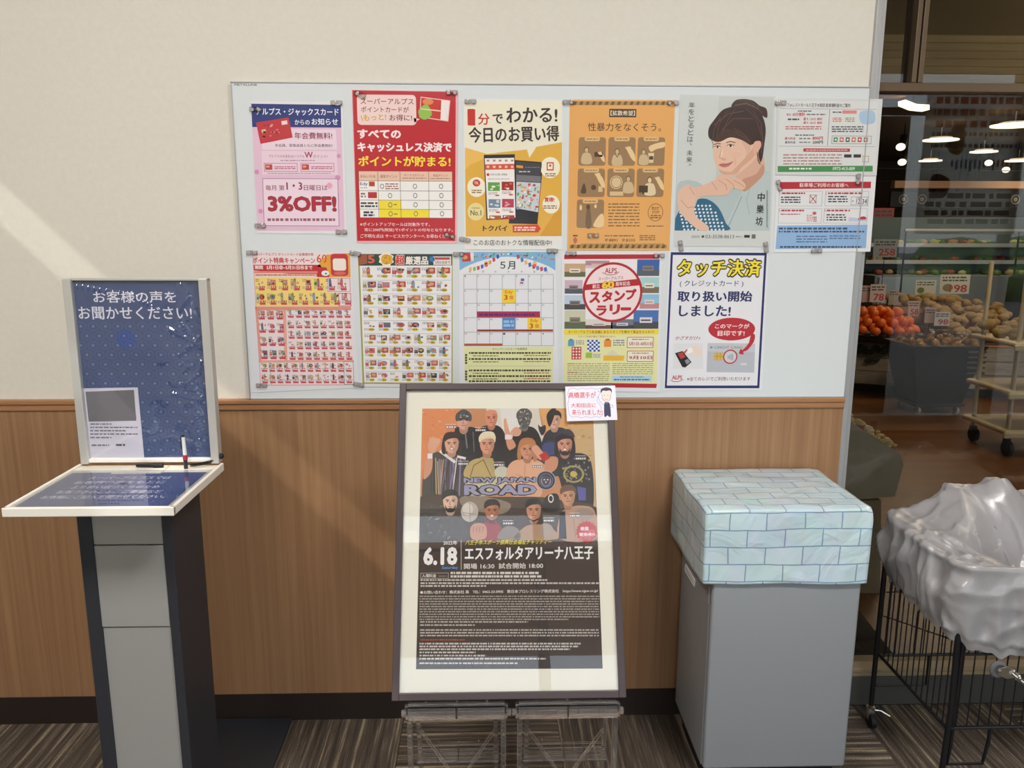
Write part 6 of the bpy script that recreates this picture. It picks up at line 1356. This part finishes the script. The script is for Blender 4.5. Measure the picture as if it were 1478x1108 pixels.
# grey flower box close behind the glazing
o3 = Vector((1.60, .85, 0))
t = thing('dried_flower_box', 'grey angled box with pale dried flowers just behind the glazing, right of the post', 'box', o3)
M_gb = mat('grey_card_box', 'cfc8bb', .7, vary=.05)
def PB(px, py, y=.85): return at(px, py, y)-o3
MB().prism([PB(1205, 594), PB(1300, 655), PB(1304, 670), PB(1292, 716), PB(1205, 724)], (0, .30, 0)).build('bin_body', M_gb, t)
MB().prism([PB(1205, 725), PB(1272, 722), PB(1270, 868), PB(1205, 868)], (0, .20, 0)).build('stand', mat('grey_brown_stand', 'b0a28c', .7), t)
R = random.Random(70); mb = MB()
a_, b_ = PB(1205, 592), PB(1298, 652)
for i in range(110):
    u = R.uniform(0, 1); c_ = a_.lerp(b_, u); mb.sph((c_.x, R.uniform(.01, .29), c_.z+R.uniform(-.004, .028)), R.uniform(.008, .018), (1, 1, .7), 6, 4, R.choice((0, 0, 0, 1, 2)))
mb.build('flower_heads', [mat('flower_cream', 'e6d29a', .7), mat('flower_pink', 'c8606a', .7), mat('flower_white', 'ece4d4', .7)], t, smooth=True, kind='stuff')
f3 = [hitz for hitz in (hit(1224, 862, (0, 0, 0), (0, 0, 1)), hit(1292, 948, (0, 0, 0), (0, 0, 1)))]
MB().prism([(1.05, .14, .0), (f3[1].x, .14, 0), (f3[1].x, f3[1].y, 0), (f3[0].x, f3[0].y, .0), (1.05, f3[0].y, .0)], (0, 0, .004)).build('floor_shadow_sheet', mat('shadow_dark', '2a241d', .95), label='dark sheet standing in for floor shadow just inside the glazing beside the grey flower box', cat='shadow patch')  # shade on the shop floor laid in as a thin dark sheet
# green garland under the oranges
mb = MB(); R = random.Random(80)
for i in range(34):
    x, z = R.uniform(3.35, 4.05), .47-abs(R.gauss(0, .05))
    y = 5.02-(x-3.98)*.546 if x < 3.98 else 5.02
    mb.sph((x, y-.03, z-(.08 if 3.9 < x < 4.0 else 0)), .035, (1.3, .3, .8), 6, 4, 0, None)
tag(mb.build('ivy_garland', mat('dark_ivy', '1e3a24', .6), smooth=True), 'dark green ivy garland hanging along the front of the produce island', 'garland', kind='stuff')
# lamps
M_lamp = mat('lamp_glow', 'fff4e0', .5, emit='ffe6c4', estr=3.2)
M_lamp2 = mat('lamp_glow_dim', 'fff0d8', .5, emit='ffd8a8', estr=1.6)
t = thing('wood_pendant', 'curved glowing pendant lamp under the dark shop ceiling near the post', 'lamp', at(1323, 150, 4.5))
MB().prism([(-.10, 0, .035), (0, 0, .0), (.11, 0, -.005), (.115, 0, -.045), (0, 0, -.035), (-.095, 0, .0)], (0, .12, 0)).build('shade', M_lamp, t)
MB().cyl((0, .06, .0), (0, .06, 2.78-t.location.z), .006).build('hanger', M_black, t)
t = thing('wood_slab', 'dim wooden lamp slab left of the curved glowing pendant', 'lamp', at(1292, 134, 4.6))
MB().box(-.10, .10, 0, .12, -.03, .03, .01).build('shade', mat('slab_wood', '9a7048', .6, emit='9a6a40', estr=.25), t); MB().cyl((0, .06, .02), (0, .06, 2.78-t.location.z), .006).build('hanger', M_black, t)
dl = None
for px, py, Y, k_, wh in ((1358, 202, 7, 1, 'nearest the post in the upper row'), (1420, 219, 8, .85, 'third from the left'), (1343, 232, 8.5, .75, 'lowest on the left'), (1465, 181, 6, 1.2, 'highest, by the right edge'), (1470, 232, 8.4, .85, 'lowest, by the right edge')):
    p = at(px, py, Y)
    if dl is None:
        dl = thing('disc_lamp', '', 'lamp', p); MB().cyl((0, 0, -.006), (0, 0, .006), .19, n=28).build('disc', M_lamp, dl, smooth=True); MB().cyl((0, 0, .006), (0, 0, .03), .12, n=20).cyl((0, 0, .03), (0, 0, .14), .006).build('mount', M_white, dl); o = dl
    else: o = dup(dl, p)
    MB().cyl((0, 0, .13), (0, 0, 2.78-p.z), .005, n=6).build('hanger', M_black, o)
    o.scale = (k_, k_, 1); o['label'] = 'glowing disc lamp of the shop, '+wh; o['category'] = 'lamp'; o['group'] = 'disc lamps of the shop'
sl = None
for px, py, Y, wh in ((1300, 212, 7, 'upper left one by the post'), (1302, 234, 8, 'lower left one by the post'), (1427, 235, 9, 'right of centre'), (1452, 245, 9.3, 'by the right edge'), (1337, 289, 10, 'left of the far pair'), (1346, 286, 10.2, 'right of the far pair'), (1380, 286, 10, 'far, left of the two over the middle'), (1389, 289, 10.2, 'far, right of the two over the middle')):
    p = at(px, py, Y)
    if sl is None:
        sl = thing('spot_lamp', '', 'lamp', p); MB().sph((0, 0, 0), .052, (1, 1, .8), 14, 10).build('bulb', M_lamp, sl, smooth=True); MB().cyl((.03, .02, .02), (.05, .04, .13), .045, n=12).cyl((.05, .04, .12), (.05, .04, .2), .008).build('housing', M_black, sl, smooth=True); o = sl
    else: o = dup(sl, p)
    MB().cyl((.05, .04, .19), (.05, .04, 2.78-p.z), .006, n=6).build('hanger', M_black, o)
    o['label'] = 'small black spot lamp of the shop, '+wh; o['category'] = 'lamp'; o['group'] = 'spot lamps of the shop'
# light cables / track lines
mb = MB()
for z, y in ((2.42, 8.8), (2.30, 9.6)): mb.cyl((5.0, y, z), (9.5, y, z-.06), .006, n=6)
tag(mb.build('cable_track', M_black), 'thin black cable tracks strung across the shop above the beam', 'cable')

# ------------------------------------------------------------------ outside, seen in the reflections
struct(MB().box(-30, 40, -60, -3.75, -.25, -.15), 'ground_outside', mat('grey_asphalt', '70706d', .9, vary=.06, vscale=2))
mb = MB(); R = random.Random(90)
for i in range(110): mb.sph((R.uniform(-18, 26), R.uniform(-20, -17), R.uniform(-.1, .9)), R.uniform(.4, .8), (1.3, 1, .9), 10, 7)
tag(mb.build('hedge', mat('hedge_green', '55703c', .9, vary=.3, vscale=5), smooth=True), 'clipped green hedge across the car park outside', 'hedge', kind='stuff')
# large poster fixed inside the facade glass (its back and front show in the shop glazing's reflection)
def tl_mat(name, parent_name='printed_ink'):
    m = M_print(name, .6, 0); nt_ = m.node_tree; pb = nt_.nodes['Principled BSDF']
    tr = nt_.nodes.new('ShaderNodeBsdfTranslucent'); ms_ = nt_.nodes.new('ShaderNodeMixShader'); ms_.inputs[0].default_value = .85
    ca = [n for n in nt_.nodes if n.type == 'VERTEX_COLOR'][0]; out = [n for n in nt_.nodes if n.type == 'OUTPUT_MATERIAL'][0]
    nt_.links.new(ca.outputs[0], tr.inputs[0]); nt_.links.new(pb.outputs[0], ms_.inputs[1]); nt_.links.new(tr.outputs[0], ms_.inputs[2]); nt_.links.new(ms_.outputs[0], out.inputs[0]); return m
c0, c1 = at(1338, 128, 3.72), at(1462, 338, 3.72)
W_, H_ = (c1.x-c0.x)*1000, (c0.z-c1.z)*1000
s = Sheet(((c0.x+c1.x)/2, fy+.012, c1.z), (-1, 0, 0), (0, 1, 0), local=True, dl=.0006)
R = random.Random(99)
s.rect(-W_/2, -H_, W_/2, 0, 'f0ece0', 0)
for j, (h_, c_) in enumerate(((60, 'c8643c'), (60, 'c8643c'), (60, 'c8643c'), (34, '6a6660'), (34, '6a6660'))): s.dash(-W_*.42, -H_*.95+j*84, W_*.42, -H_*.95+j*84+h_, 1, c_, 2, h=.8, w=(.5, 1.0))
for i in range(14): s.rect(-W_*.40+i*W_*.045, -H_*.52, -W_*.40+i*W_*.045+W_*.022, -H_*.52+R.uniform(40, 90), '3a5a94' if i > 3 else 'c8643c', 2)
s.blob([(W_*.1, -H_*.72), (W_*.2, -H_*.78), (W_*.26, -H_*.6), (W_*.12, -H_*.56)], '8a6a3a', 2).blob([(W_*.2, -H_*.38), (W_*.36, -H_*.42), (W_*.40, -H_*.30), (W_*.24, -H_*.26)], '5a2a28', 2)
s.dash(-W_*.42, -H_*.30, W_*.42, -H_*.06, 4, '7a6a5c', 2, h=.6)
s.build('window_poster', None, None, mats=tl_mat('translucent_poster'), label='large translucent poster on the entrance facade, seen reflected in the shop glazing', cat='poster')
